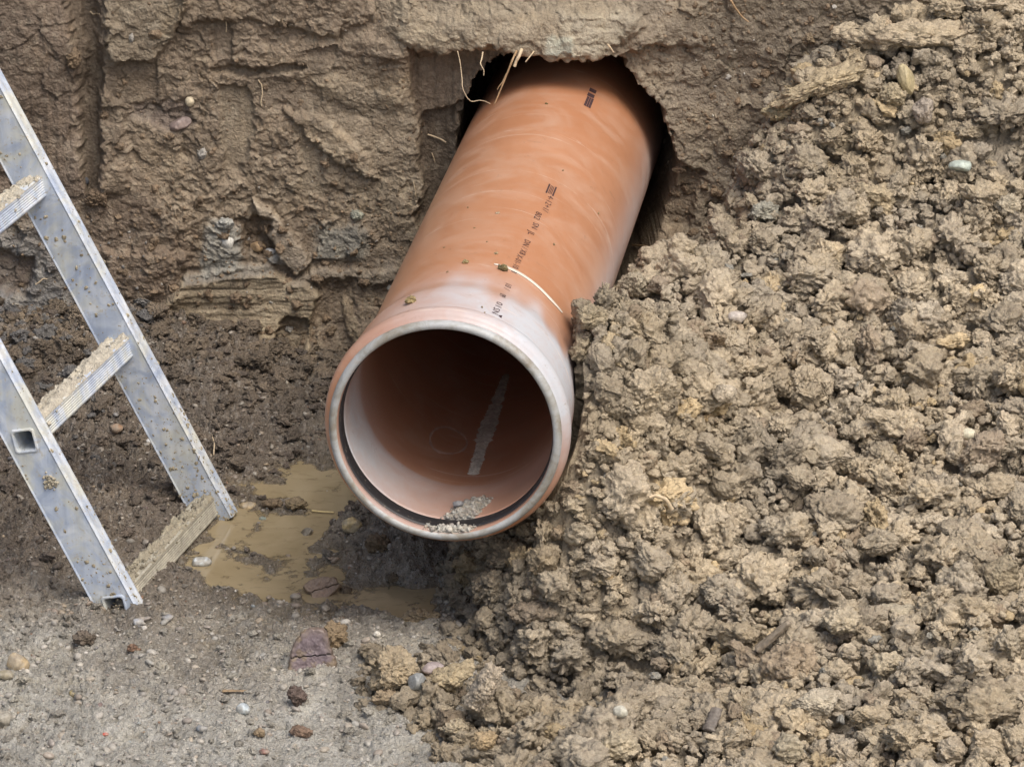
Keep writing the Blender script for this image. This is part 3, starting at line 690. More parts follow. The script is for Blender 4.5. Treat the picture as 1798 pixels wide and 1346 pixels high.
# rubber gasket with mud specks
mg, nt_, b_ = new_mat('black_rubber')
tc_ = N(nt_, 'ShaderNodeTexCoord'); n_ = noise_n(nt_, 150, 3, .7, tc_.outputs['Object'])
r_ = ramp(nt_, n_.outputs[0], [(.60, (.022, .021, .024)), (.70, (.16, .14, .11))]); nt_.links.new(r_.outputs[0], b_.inputs['Base Color']); b_.inputs['Roughness'].default_value = .5
gas = [(.0180,.1588),(.0180,.1526),(.021,.1510),(.027,.1502),(.038,.1502),(.045,.1508),(.0500,.1522),(.0515,.1588)]
lathe('gasket', gas, mg, parent=PIPE)['label'] = 'black rubber sealing ring inside the bell'

def pipe_patch(name, pts, thick, mat, parent=None, r=R_OUT):
    pass
# printed writing, wrapped on the barrel
M_INK = plain('ink', (.060, .035, .040), .6, .3, .5, 180, .0)
def r_at(s):
    for (s0, r0), (s1, r1) in zip(outer[:-1], outer[1:]):
        if s0 <= s <= s1: return r0+(r1-r0)*(s-s0)/(s1-s0)
    return R_OUT
def wrap_uv(P2, s0, th0, up):
    """flat (along, across) -> barrel; along runs towards the bell, across towards the right"""
    out = []
    for a, c in P2:
        s = s0 - a; r = r_at(s) + up; out.append(cyl(s, th0 - c/r, r))
    return to_pipe(np.array(out))
def printed(txt, s0, th0, h, stretch=1.0):
    cu = bpy.data.curves.new('t', 'FONT'); cu.body = txt; cu.size = h*1.45; cu.space_character = 1.05; cu.resolution_u = 2
    ob = bpy.data.objects.new('t', cu); COL.objects.link(ob); bpy.context.view_layer.update()
    me = bpy.data.meshes.new_from_object(ob.evaluated_get(bpy.context.evaluated_depsgraph_get()))
    V = np.array([v.co[:2] for v in me.vertices]); fs = [list(p.vertices) for p in me.polygons]
    bpy.data.objects.remove(ob)
    # string runs towards the bell, its tops face right
    V[:, 0] *= stretch
    W = wrap_uv(np.stack([V[:, 0], V[:, 1]-h/2], -1), s0, th0, .0004)
    m2 = bpy.data.meshes.new('printed_text'); m2.from_pydata([tuple(p) for p in W], [], fs); m2.materials.append(M_INK)
    o = bpy.data.objects.new('printed_text', m2); COL.objects.link(o); o.parent = PIPE
    return o, V[:, 0].max()
def mark_boxes(name, boxes, s0, th0):
    V = []; F = []
    for (a0, a1, c0, c1) in boxes:
        k = len(V); V += [(a0, c0), (a1, c0), (a1, c1), (a0, c1)]; F.append((k, k+1, k+2, k+3))
    W = wrap_uv(V, s0, th0, .0004); m2 = bpy.data.meshes.new(name); m2.from_pydata([tuple(p) for p in W], [], F); m2.materials.append(M_INK)
    o = bpy.data.objects.new(name, m2); COL.objects.link(o); o.parent = PIPE
H_ = .0095
for txt, a, b in [("4-12+1/", (968,345), (946,372)), ("802", (947,373), (934,388)), ("SN", (942,392), (935,403)), ("JL", (934,407), (930,418)),
                  ("DN / X8", (927,422), (914,446)), ("X-01-10", (914,448), (906,472)), ("8", (904,475), (902,480)),
                  ("10 /", (894,498), (888,508)), ("09", (886,511), (881,521)), ("01", (878,531), (875,540)), ("SN", (873,541), (869,551))]:
    s1, t1 = pipe_hit(*a, r=r_at(.3 if a[1] < 500 else .13)); s2, t2 = pipe_hit(*b, r=r_at(.3 if a[1] < 500 else .13))
    cu = None; o, wdt = printed(txt, s1, t1, H_); bpy.data.objects.remove(o)
    printed(txt, s1, t1, H_, min(1.6, max(.5, (s1-s2)/wdt)))
s1, t1 = pipe_hit(971, 326)
mark_boxes('printed_block', [(0, .044, .0042, .0068), (0, .044, -.0068, -.0042)] + [(.003, .041, c, c+.0011) for c in (-.0028, -.0006, .0016)], s1, t1)
s1, t1 = pipe_hit(1037, 172)
mark_boxes('printed_block', [(0, .05, -.006, -.002), (0, .05, -.0015, .0015), (0, .05, .002, .006)], s1, t1)
s1, t1 = pipe_hit(1042, 157)
mark_boxes('printed_block', [(0, .018, -.006, .006), (.026, .044, -.006, .006)], s1, t1)
s1, t1 = pipe_hit(878, 552, r=r_at(.09))
V_ = [(0, .0035), (.012, .0035), (.006, -.002)]
m2 = bpy.data.meshes.new('printed_arrow'); m2.from_pydata([tuple(p) for p in wrap_uv(V_, s1, t1, .0004)], [], [(0, 1, 2)]); m2.materials.append(M_INK)
o = bpy.data.objects.new('printed_arrow', m2); COL.objects.link(o); o.parent = PIPE

# pale curl of plastic lying round the barrel
def strip_on_pipe(name, pts, wdt, thk, mat, lift=.0012):
    hits = [pipe_hit(*p) for p in pts]; S = np.array([h[0] for h in hits]); T = np.array([h[1] for h in hits])
    u = np.linspace(0, len(pts)-1, 60); k = np.arange(len(pts))
    from numpy import interp
    S = interp(u, k, S); T = interp(u, k, T); S = np.convolve(np.pad(S, 4, 'edge'), np.ones(9)/9, 'valid'); T = np.convolve(np.pad(T, 4, 'edge'), np.ones(9)/9, 'valid')
    V = []; 
    for i, (s, t) in enumerate(zip(S, T)):
        e = i/59; w2 = wdt*min(1, .35+e*3, .25+(1-e)*4)/2; r = R_OUT+.0006
        for dr, ds in ((0, -w2), (thk*.7, -w2*.8), (thk, 0), (thk*.7, w2*.8), (0, w2)): V.append(cyl(s+ds, t, r+dr+lift*(i % 59 != 0)*.0))
    return mesh_np(name, V, grid_faces(60, 5), mat)
M_PALE = plain('pale_plastic', (.62, .57, .49), .5, .4, .12, 30, .1)
o = strip_on_pipe('plastic_strip', [(865,464),(890,470),(915,482),(940,500),(965,525),(988,552)], .0075, .0016, M_PALE)
tag(o, 'thin cream curl of plastic lying across the top of the orange pipe', 'plastic strip')

# ================================================================== LADDER
LP = np.array([-.4720, .530, .0185]); PHI = 1.2950; LEAN = .4890
lr = np.array([math.cos(PHI), math.sin(PHI), 0]); ln_ = np.array([-lr[1], lr[0], 0]); ld = math.sin(LEAN)*ln_ + math.cos(LEAN)*np.array([0, 0, 1.]); lw = np.cross(lr, ld)
lw = lw if lw[0] > 0 else -lw                  # broad-face direction, towards the right of the picture
LT, LWID, LOUT = .026, .062, .397              # rail thickness, rail width, inner face of far rail -> outer face of near rail
def alu_mat():
    m, nt, b = new_mat('weathered_aluminium')
    tc = N(nt, 'ShaderNodeTexCoord'); ob = tc.outputs['Object']
    n1 = noise_n(nt, 22, 5, .6, ob, .8); n2 = noise_n(nt, 13, 6, .62, ob, 1.2); n3 = noise_n(nt, 70, 6, .75, ob, .6); n4 = noise_n(nt, 240, 3, .6, ob)
    c = ramp(nt, n1.outputs[0], [(.38, (.36, .43, .56)), (.5, (.48, .55, .66)), (.62, (.62, .67, .74))]).outputs[0]
    f = ramp(nt, n2.outputs[0], [(.46, (0,)*3), (.62, (.6,)*3)]); c = mix(nt, f.outputs[0], c, (.62, .61, .48))
    f2 = ramp(nt, n3.outputs[0], [(.57, (0,)*3), (.66, (.7,)*3)]); c = mix(nt, f2.outputs[0], c, (.43, .38, .28))
    mp = N(nt, 'ShaderNodeMapping'); mp.inputs['Scale'].default_value = (60, 60, 4); nt.links.new(ob, mp.inputs[0]); n5 = noise_n(nt, 1.5, 4, .6, mp.outputs[0])
    v = ramp(nt, n5.outputs[0], [(.3, (.90,)*3), (.7, (1.08,)*3)]); c = mix(nt, 1.0, c, v.outputs[0], 'MULTIPLY')
    nt.links.new(c, b.inputs['Base Color']); b.inputs['Metallic'].default_value = .12
    r = ramp(nt, n2.outputs[0], [(.3, (.38,)*3), (.7, (.66,)*3)]); nt.links.new(r.outputs[0], b.inputs['Roughness'])
    bp = N(nt, 'ShaderNodeBump'); bp.inputs['Strength'].default_value = .25; bp.inputs['Distance'].default_value = .0008
    nt.links.new(n3.outputs[0], bp.inputs['Height']); nt.links.new(bp.outputs[0], b.inputs['Normal'])
    return m
M_ALU = alu_mat()
M_MUD = soil_mat('dried_mud', (.75, .95), .8, .2, 1.3, .0012)
LAD = empty('ladder', LP - lr*.19 - np.array([0, 0, LP[2]]))
tag(LAD, 'muddy aluminium ladder standing in the trench beside the puddle, leaning against the earth wall', 'ladder')
LB = np.array(LAD.location)
def loft(name, secs, mat, parent, cap=True, tint=None):
    """secs: list of rings (n x 3, world)"""
    n = len(secs[0]); V = np.concatenate(secs) - LB; F = [tuple(map(int, f)) for f in grid_faces(len(secs), n, True)]
    if cap: F += [tuple(range(n)), tuple(range((len(secs)-1)*n, len(secs)*n))[::-1]]
    me = bpy.data.meshes.new(name); me.from_pydata([tuple(v) for v in V], [], F); me.update()
    import bmesh
    bm = bmesh.new(); bm.from_mesh(me); bmesh.ops.recalc_face_normals(bm, faces=bm.faces); bm.to_mesh(me); bm.free()
    me.materials.append(mat); o = bpy.data.objects.new(name, me); COL.objects.link(o); o.parent = parent; return o
# rail section: box with lipped edges (a across the thickness, b across the width)
def rail_sec():
    t, w_ = LT, LWID; e = .0035
    return [(0, e), (.0, w_-e), (-.0012, w_-.001), (.0015, w_+.0012), (.005, w_+.0018), (.009, w_+.0004), (t-.009, w_+.0004), (t-.005, w_+.0018), (t-.0015, w_+.0012), (t+.001, w_-.001), (t, w_-e),
            (t, e), (t+.001, .001), (t-.0015, -.0012), (t-.005, -.0018), (t-.009, -.0004), (.009, -.0004), (.005, -.0018), (.0015, -.0012), (-.0012, .001)]
def rail(orig, t0, t1):
    secs = []
    for t in np.linspace(t0, t1, 40):
        secs.append(np.array([orig + lr*a + lw*(b-LWID/2) + ld*t for a, b in rail_sec()]))
    return loft('rail', secs, M_ALU, LAD)
ROT = math.radians(15)
def sq_ring(half, n=7, rad=.006, groove=True):
    """rounded square with ribbed sides"""
    pts = []
    for k in range(4):
        a0 = k*math.pi/2
        c, s = math.cos(a0), math.sin(a0)
        edge = []
        for i in range(15):
            q = -1 + 2*i/14; x = half - (.0016 if (groove and i % 2 == 0 and 0 < i < 14) else 0); y = q*(half-rad*.6); edge.append((x, y))
        edge.append((half-rad*.25, half-rad*.25))
        for x, y in edge: pts.append((x*c-y*s, x*s+y*c))
    return pts
def ring_at(P, pts, rot=ROT):
    cr, sr = math.cos(rot), math.sin(rot); wv, dv = lw, ld
    return np.array([P + wv*(x*cr+y*sr) + dv*(-x*sr+y*cr) for x, y in pts])
M_ALU_MUD = plain('mud_stained_metal', (.38, .36, .30), .6, .35, .35, 55, .5)
def rung(P):                                   # P on the far rail's inner face; runs to past the near rail's outer face
    o = loft('rung', [ring_at(P + lr*.004, sq_ring(.0165)), ring_at(P - lr*(LOUT-LT), sq_ring(.0165))], M_ALU, LAD, cap=False)
    return o
far0 = LP; near0 = LP - lr*LOUT
rail(far0, -.030, 1.60)
# near rail with the rungs' square openings cut through its outer wall
def near_rail():
    o = rail(near0, -.032, 1.60)
    cutters = []
    for k in range(6):
        P = near0 + ld*.28*k
        c = loft('cut', [ring_at(P - lr*.03, sq_ring(.0145, groove=False)), ring_at(P + lr*(LT+.02), sq_ring(.0145, groove=False))], M_ALU, LAD)
        cutters.append(c)
    for c in cutters:
        md = o.modifiers.new('b', 'BOOLEAN'); md.object = c; md.operation = 'DIFFERENCE'; md.solver = 'EXACT'
    bpy.context.view_layer.update()
    me = bpy.data.meshes.new_from_object(o.evaluated_get(bpy.context.evaluated_depsgraph_get()))
    o.modifiers.clear(); o.data = me
    for c in cutters: bpy.data.objects.remove(c)
    # flared collars of the rung ends
    for k in range(6):
        P = near0 + ld*.28*k; secs = []
        for dx, hf in ((.001, .0188), (-.0015, .0184), (-.0024, .0168), (-.0020, .0152), (.002, .0144), (.10, .0144)):
            secs.append(ring_at(P + lr*dx, sq_ring(hf, groove=False)))
        loft('rung_collar', secs, M_ALU, LAD, cap=False)
near_rail()
rungs = [rung(far0 + ld*.28*k) for k in range(6)]
rungs[0].data.materials[0] = M_ALU_MUD; rungs[0]['label'] = 'lowest rung stained brown with mud'
# caked mud on the rungs' treads and dabs of mud on the rails
def mud_dabs():
    r = np.random.default_rng(5)
    wv = math.cos(ROT)*lw - math.sin(ROT)*ld; dv = math.sin(ROT)*lw + math.cos(ROT)*ld      # rung's own side / top directions
    for k in range(3):
        bag = Bag(); P = far0 + ld*.28*k; L = LOUT-LT; nt_ = 260
        # a crusted layer along the tread
        nu, nv = 220, 26; V = []; keep = []
        for i in range(nu):
            a = -.0 + (L)*(i/(nu-1))
            for j in range(nv):
                q = -1+2*j/(nv-1); 
                h = .0025 + .0042*mnoise.fractal(Vector((a*40, q*1.3, k*7)), 1, 2, 3) + .0022*mnoise.noise(Vector((a*260, q*7, k)))
                m = mnoise.fractal(Vector((a*14+3, q*1.1, k*5+1)), 1, 2, 3)
                cover = (.0012 if k == 1 else -.0022 if k == 0 else -.001) + .009*m - .0035*max(0, abs(q+.15)-.55)*2
                hh = max(-.0015, min(.013, h*1.5 + cover)) if abs(q) < .98 else -.0015
                V.append(P - lr*a + dv*(.0163+hh) + (wv*q*.0172))
        bag_V = np.array(V)
        F = grid_faces(nu, nv); t = np.array((.48, .45, .38)) if k else np.array((.34, .31, .24))
        tri = np.concatenate([F[:, [0, 1, 2]], F[:, [0, 2, 3]]]); bag.add(bag_V-LB, tri, t)
        for _ in range(nt_):
            a = r.uniform(0, L); q = r.normal(-.1, .55); 
            if abs(q) > 1.1: q = r.choice([-1.02, 1.02])
            z = .0175 if abs(q) < 1 else r.uniform(-.012, .014); size = min(.0013*(1-r.random())**(-1/1.9), .008)
            Pm, Fc = FORMS[4 if size > .005 else 3 if size > .002 else 2][r.integers(8)]
            c = P - lr*a + dv*z + wv*q*.0165
            bag.add((Pm*size)@rot_rand(r).T + c - LB, Fc, t*r.uniform(.85, 1.15))
        o = bag.build('mud', M_MUD); o.parent = rungs[k]; o['kind'] = 'stuff'; o['label'] = 'pale mud caked on the tread'
    bag = Bag()
    for face0, lo, hi, n in ((far0, -.03, .9, 520), (near0, .0, .6, 160), (far0, -.03, .16, 260), (near0, -.03, .08, 160)):
        for _ in range(n):
            t = lo + (hi-lo)*r.random()**(1.7); b = r.uniform(-.5, .5)*LWID; size = min(.0009*(1-r.random())**(-1/1.8), .0045)
            if r.random() < .35: c = face0 + ld*t + lw*(LWID/2+.0005) + lr*r.uniform(0, LT)
            else: c = face0 + ld*t + lw*b
            Pm, Fc = FORMS[3 if size > .002 else 2][r.integers(8)]
            W = (Pm*size)@rot_rand(r).T; nn = lr; W = W - np.outer(W@nn, nn)*.6
            bag.add(W + c - LB, Fc, np.array((.42, .37, .27))*r.uniform(.75, 1.1))
    # the larger dab on the near rail
    c = near0 + (at_y(90, 853, near0[1]) - near0)@ld*ld
    for _ in range(60):
        size = r.uniform(.0015, .0045); Pm, Fc = FORMS[3][r.integers(8)]
        bag.add((Pm*size)@rot_rand(r).T + c + ld*r.normal(0, .006) + lw*r.normal(.004, .006) - LB, Fc, np.array((.45, .41, .32))*r.uniform(.85, 1.1))
    o = bag.build('mud', M_MUD); o.parent = LAD; o['kind'] = 'stuff'; o['label'] = 'dried mud spattered over the rails'
mud_dabs()

# ================================================================== SEPARATE STONES, CLODS, ROOTS AND SCRAPS
bpy.context.view_layer.update()
GROUND, HEAP, BANK = bpy.data.objects['ground'], bpy.data.objects['soil_heap'], bpy.data.objects['earth_bank']
def hit(ob, px, py):
    d = ray(px, py); d = d/np.linalg.norm(d)
    ok, loc, nr, ix = ob.ray_cast(Vector(CAM), Vector(d), distance=12)
    return np.array(loc) if ok else at_z(px, py)
def lump(name, label, cat, on, px, py, w_, h_, col, kind='pebble', seed=0, smooth=.3, deep=None, tilt=0.0, sink=.15, mat=None, yaw=0.0, var=.10, thick=None, group=None):
    """w_, h_: apparent size in picture pixels; tilt turns it in the picture's plane"""
    P = hit(on, px, py + h_*.25) if on is not None else np.array(px)
    k = ((P-CAM)@FW)/F_PX
    rx = w_/2*k; rz = h_/2*k*(thick or .98); ry = (deep if deep else (rx+rz)/2/ max(rx, 1e-6)*rx*.9)
    sub = 6 if max(w_, h_) > 90 else 5 if max(w_, h_) > 26 else 4
    if kind == 'pebble': V, Fc = pebble_form(seed, min(sub, 5)); V = V/np.abs(V).max(0)
    else: g_ = (rx*ry*rz)**(1/3); V, Fc = clod_form(7000+seed, sub, smooth, asp=(rx/g_, ry/g_, rz/g_)); V = V/np.abs(V).max(0)
    V = V*np.array([rx, ry, rz])
    if on is GROUND and kind == 'pebble': coat = sstep(-.25, .45, fbm2(V[:, 0]/rx*1.3+seed, V[:, 2]/rz*1.3, 77, 3)+.25)[:, None]
    else: coat = 0.0
    c, s_ = math.cos(tilt), math.sin(tilt); V = V@np.array([[c, 0, s_], [0, 1, 0], [-s_, 0, c]]).T
    c, s_ = math.cos(yaw), math.sin(yaw); V = V@np.array([[c, -s_, 0], [s_, c, 0], [0, 0, 1]]).T
    t = np.array(col)*(1 + var*vn3(V*160+seed, 31)[:, None] + var*vn3(V*500+seed, 32)[:, None])
    t = t*(1-.62*coat) + np.array((.29, .265, .22))*.62*coat
    o = mesh_np(name, V, Fc, mat or (M_PEB if kind == 'pebble' else M_HEAP), tint=np.clip(t, .01, .95))
    base = P + UP*0 + np.array([0, 0, rz*(1-2*sink)*.5]); 
    # centre the lump where the picture shows it, at the depth of what it rests on
    d = ray(px, py); base = CAM + d*(((P-CAM)@FW)/(d@FW) - ry*.15)
    o.location = base
    tag(o, label, cat, group); return o
HC = (.45, .38, .275)
G, Hh, Bk = GROUND, HEAP, BANK
L_ = lump
# --- on the trench floor
L_('mud_clod', 'brown crumbly clod pressed against the right side of the flat purple stone', 'clod', G, 590,1117,56,62, (.25,.19,.12), 'clod', 2, .1)
L_('mud_clod', 'small dark clod touching the right end of the flat brown stone in the puddle', 'clod', G, 605,1040,32,28, (.17,.135,.095), 'clod', 4, .2)
L_('pebble', 'rounded yellow quartz pebble at the puddle edge left of the bell rim', 'pebble', G, 617,922,38,31, (.50,.40,.22), 'pebble', 5)
L_('pebble', 'pale blue white stone in the puddle just right of the bottom rung', 'pebble', G, 352,986,40,18, (.50,.54,.56), 'pebble', 6)
L_('pebble', 'small round white pebble on grey ground right of the flat purple stone', 'pebble', G, 662,1113,14,13, (.75,.73,.66), 'pebble', 7)
L_('pebble', 'shiny pale blue and dark pebble on the grey ground below the short twig', 'pebble', G, 427,1244,26,23, (.42,.48,.52), 'pebble', 8)
L_('pebble', 'tiny red chip lying in the grey gravel', 'chip', G, 185,1288,12,7, (.50,.11,.08), 'pebble', 9)
L_('stone', 'tan elongated stone near the left edge of the foreground', 'stone', G, 30,1163,46,34, (.36,.28,.17), 'pebble', 10, tilt=.5)
L_('stone', 'flat olive grey stone right below the tan stone at the left edge', 'stone', G, 10,1184,36,18, (.27,.24,.17), 'pebble', 11)
L_('mud_clod', 'dark purplish clod below the flat purple stone', 'clod', G, 523,1222,34,46, (.14,.105,.09), 'clod', 12, .2, tilt=-.6)
L_('mud_clod', 'reddish brown clod with tan top near the bottom edge, left of the heap', 'clod', G, 530,1283,46,30, (.24,.17,.125), 'clod', 13, .2)
L_('mud_clod', 'small tan clod left of the reddish brown clod on grey ground', 'clod', G, 455,1286,26,19, (.32,.245,.16), 'clod', 14, .2)
L_('pebble', 'dark red flat pebble closest to the bottom edge', 'pebble', G, 463,1319,22,11, (.22,.12,.10), 'pebble', 15)
L_('pebble', 'grey blue pebble on grey ground left of the small tan clod', 'pebble', G, 354,1278,21,14, (.25,.28,.32), 'pebble', 16)
L_('stone', 'large smooth grey cobble half cut by the left edge of the picture', 'stone', G, 4,1262,42,32, (.30,.29,.25), 'pebble', 17)
L_('mud_clod', 'flat brown mud chunk standing in the upper puddle, left of the straw', 'clod', G, 520,885,44,28, (.26,.205,.13), 'clod', 18, .3)
L_('mud_clod', 'wet brown mud lump in the upper puddle, nearest the ladder foot', 'clod', G, 477,884,42,20, (.19,.145,.095), 'clod', 19, .3)
L_('stone', 'dark sliver of stone standing up out of the middle of the puddle', 'stone', G, 535,940,17,42, (.10,.085,.06), 'pebble', 20, tilt=.75)
L_('mud_clod', 'dark crumbly clod on the ground left below the near ladder foot', 'clod', G, 150,1120,46,32, (.17,.14,.11), 'clod', 21, .1)
L_('pebble', 'oval blue grey pebble right of the near ladder foot', 'pebble', G, 296,1084,26,14, (.24,.245,.26), 'pebble', 22)
L_('pebble', 'small olive yellow pebble in the gravel left of the middle foreground', 'pebble', G, 129,1217,16,13, (.36,.29,.13), 'pebble', 23)
L_('stone', 'rusty brown stone on dark ground between the ladder rails', 'stone', G, 205,752,24,18, (.26,.155,.09), 'pebble', 24)
L_('pebble', 'bright white chip on dark ground beside the far rail', 'pebble', G, 262,775,13,10, (.62,.64,.66), 'pebble', 25)
L_('pebble', 'tan chunk at the water line beside the foot of the far ladder rail', 'stone', G, 436,890,34,19, (.36,.28,.17), 'pebble', 26)
L_('pebble', 'green grey pebble lying in the puddle below the mud chunks', 'pebble', G, 461,911,14,11, (.20,.24,.21), 'pebble', 27)
L_('pebble', 'small grey pebble poking out of the puddle near the bell', 'pebble', G, 577,865,13,9, (.28,.27,.24), 'pebble', 28)
L_('stone', 'black blue stone in the wet gravel just above the puddle', 'stone', G, 600,835,22,14, (.12,.125,.14), 'pebble', 29)
L_('pebble', 'pale blue grey pebble below the near foot, left of the upright mud spatter', 'pebble', G, 243,1092,20,15, (.36,.38,.42), 'pebble', 30)
L_('mud_clod', 'small reddish clod on the grey ground in the middle foreground', 'clod', G, 236,1138,27,20, (.25,.16,.11), 'clod', 31, .2)
L_('mud_clod', 'brown clod under the left part of the bell rim beside the yellow pebble', 'clod', G, 660,955,58,40, (.19,.145,.095), 'clod', 32, .1)
L_('mud_clod', 'small dark twisted clod on wet ground right below the bell', 'clod', G, 690,1015,30,26, (.15,.12,.085), 'clod', 33, .1)
def slab(name, label, poly, px, py, on, col, thick, crack=None, seed=0, lean=.5, grow=1.0):
    """flat stone: an outline with worn, chipped edges and real thickness; poly in picture pixels round (px, py)"""
    P = hit(on, px, py + 20); k = ((P-CAM)@FW)/F_PX; n = 150; pl = np.array(poly, float)-np.array([px, py]); pl[:, 1] *= -1
    per = np.r_[pl, pl[:1]]; sg = np.r_[0, np.cumsum(np.linalg.norm(np.diff(per, axis=0), axis=1))]; u = np.linspace(0, sg[-1], n, endpoint=False)
    ox = np.interp(u, sg, per[:, 0]); oy = np.interp(u, sg, per[:, 1]); ker = np.ones(7)/7
    ox = np.convolve(np.r_[ox[-3:], ox, ox[:3]], ker, 'valid'); oy = np.convolve(np.r_[oy[-3:], oy, oy[:3]], ker, 'valid')
    rings = [(.0, 0)] + [(q, 0) for q in np.linspace(.06, .90, 26)] + [(.955, .10), (.985, .3), (1, .55), (1.0, .8), (.93, 1.0), (.4, 1.05), (0, 1.05)]
    V = []; T = []
    for q, dpt in rings:
        x = ox*q*k*grow; z = oy*q*k*grow; e = 1 + (.035*vn2(x*260+seed, z*260, 5)+.03*vn2(u*.22, x*0+dpt*3, 6))*(q > .5)
        x = x*e; z = z*e; y = thick*dpt + (.0010*vn2(x*120, z*120, 7) + .0005*vn2(x*420, z*420, 8))*(dpt < .2)
        t = np.tile(np.array(col), (n, 1))*(1+.10*vn2(x*150, z*150, 9)+.08*vn2(x*500, z*500, 10))[:, None]
        mudm = np.clip(sstep(.62, 1.0, np.full(n, q))*.5 + sstep(.25, .6, fbm2(x*70+seed, z*70, 11, 3))*.7 + sstep(-.012, -.03, z)*.4, 0, .9)[:, None]
        t = t*(1-mudm) + np.array((.20, .155, .105))*mudm
        if crack is not None and dpt < .2:
            dl = np.abs(z - crack[0] - crack[1]*x + .0011*vn2(x*200, z*0, 12)); m = dl < .0009; y = y + m*.003; t[m] *= .3
        V.append(np.stack([x, y, z], -1)); T.append(t)
    V = np.concatenate(V); c, s_ = math.cos(lean), math.sin(lean)
    V = V@np.array([[1, 0, 0], [0, c, s_], [0, -s_, c]])          # lean back
    V[:, 2] *= 1.0
    o = mesh_np(name, V, grid_faces(len(rings), n, True), M_PEB, tint=np.clip(np.concatenate(T), .01, 1)); d = ray(px, py)
    o.location = CAM + d*(((P-CAM)@FW)/(d@FW) - .006); tag(o, label, 'stone'); return o
slab('flat_stone', 'flat purple grey stone with a dark crack across it, standing on the grey ground', [(503,1182),(508,1150),(514,1128),(530,1108),(552,1100),(572,1104),(578,1122),(583,1145),(592,1163),(590,1176),(572,1186),(545,1196),(522,1192)], 545,1150, GROUND, (.15,.118,.128), .020, crack=(-.001, .10), seed=1, lean=-.35)
slab('flat_stone', 'flat reddish brown stone lying in the lower part of the muddy puddle', [(531,1025),(545,1014),(566,1008),(590,1010),(599,1026),(588,1037),(578,1048),(562,1062),(546,1069),(540,1062),(548,1044),(536,1036)], 565,1037, GROUND, (.215,.155,.115), .012, crack=(.004, .35), seed=5, lean=-.75)
# --- in the trench face
L_('pebble', 'cream pebble stuck in the earth wall above a dark hollow, upper left', 'pebble', Bk, 333,178,17,19, (.50,.44,.32), 'pebble', 41)
L_('stone', 'purple grey stone slab edge in the wall below the cream pebble', 'stone', Bk, 316,218,44,22, (.21,.165,.15), 'pebble', 42, tilt=-.4)
L_('stone', 'white grey rounded stone set in the grey seam of the wall', 'stone', Bk, 401,424,30,28, (.50,.50,.47), 'pebble', 43)
L_('stone', 'rough pale grey lump just above the rounded white stone in the wall seam', 'stone', Bk, 396,392,36,22, (.40,.40,.37), 'clod', 44, .2)
L_('stone', 'rusty tan stone in the wall seam beside the leaning clay flake', 'stone', Bk, 453,433,28,20, (.33,.235,.14), 'pebble', 45)
L_('pebble', 'small dark slate pebble in the wall right of the far rail', 'pebble', Bk, 152,318,9,15, (.08,.085,.10), 'pebble', 46)
L_('stone', 'green white nub sticking out of the wall left of the pipe', 'stone', Bk, 628,377,27,24, (.33,.34,.28), 'clod', 47, .3)
L_('pebble', 'white pebble in the seam at the top of the smooth clay plate', 'pebble', Bk, 475,441,20,12, (.55,.56,.56), 'pebble', 48)
L_('mud_clod', 'dark clod hanging at the left edge of the wall groove', 'clod', Bk, 126,102,34,40, (.20,.15,.10), 'clod', 49, .1)
L_('mud_clod', 'round dark clod on the wall beside the far rail, under the slate pebble', 'clod', Bk, 170,348,46,38, (.17,.125,.085), 'clod', 50, .1)
L_('mud_clod', 'pale crumbly clod in the top right corner above the heap', 'clod', Bk, 1757,18,26,40, (.36,.30,.19), 'clod', 51, .1)
L_('mud_clod', 'small upright clod on the wall left of the heap top', 'clod', Bk, 1420,70,30,34, (.27,.21,.14), 'clod', 52, .1)
L_('mud_clod', 'second small clod on the wall, just below the upright one', 'clod', Bk, 1418,100,20,24, (.27,.22,.15), 'clod', 53, .1)
# --- on and in the heap
def H(label, px, py, w_, h_, seed, col=HC, kind='clod', smooth=.15, name='clay_clod', cat='clod', **k):
    if kind == 'clod' and col is not HC: col = tuple(min(.6, c*f) for c, f in zip(col, (1.03, 1.04, 1.08)))
    return L_(name, label, cat, Hh, px, py, w_, h_, col, kind, seed, smooth, **k)
H('large rounded clay clod with a smooth flat underside, right of the bell', 1140,690,112,108, 61, smooth=.3)
H('long clay slab forming the crest of the heap, top right', 1610,62,300,58, 62, (.45,.375,.26), smooth=.35, deep=.05)
H('long sloping clay slab overhanging below the crest slab', 1455,140,232,46, 63, (.45,.37,.24), smooth=.35, deep=.045, tilt=-.40)
H('pale yellow crumbled tip at the far left end of the sloping slab', 1370,196,72,34, 64, (.46,.385,.24), smooth=.05)
H('yellowish oblong pebble standing below the crest slab', 1590,140,32,62, 65, (.42,.36,.22), 'pebble', name='stone', cat='stone', tilt=-.35)
H('flat pale blue green stone on the upper right part of the heap', 1688,291,46,20, 66, (.40,.46,.42), 'pebble', name='stone', cat='stone')
H('crumbly round clod directly below the yellowish oblong pebble', 1568,170,52,54, 67, (.40,.335,.22))
H('brown grey block with smooth faces under the sloping slab, right of the round clod', 1625,195,50,52, 68, (.36,.31,.25), smooth=.6)
H('large smooth round clod at the right edge of the lower heap', 1765,1012,78,84, 69, (.36,.30,.20), smooth=.55)
H('wide pale clay slab with a torn top in the lower heap', 1432,1232,92,50, 70, (.50,.44,.33), smooth=.5)
H('smooth brown blurred clod upright in the lower middle of the heap', 1192,1170,36,58, 71, (.34,.275,.18), smooth=.75)
H('long smooth tan clay roll near the bottom left end of the heap', 788,1188,104,44, 72, (.42,.345,.22), smooth=.6, tilt=-.5)
H('tall pale torn clay slab leaning in the lower left of the heap', 852,1205,44,120, 73, (.47,.40,.30), smooth=.45, tilt=.5)
H('big crumbly clod at the left foot of the heap', 690,1178,92,96, 74, (.38,.31,.205))
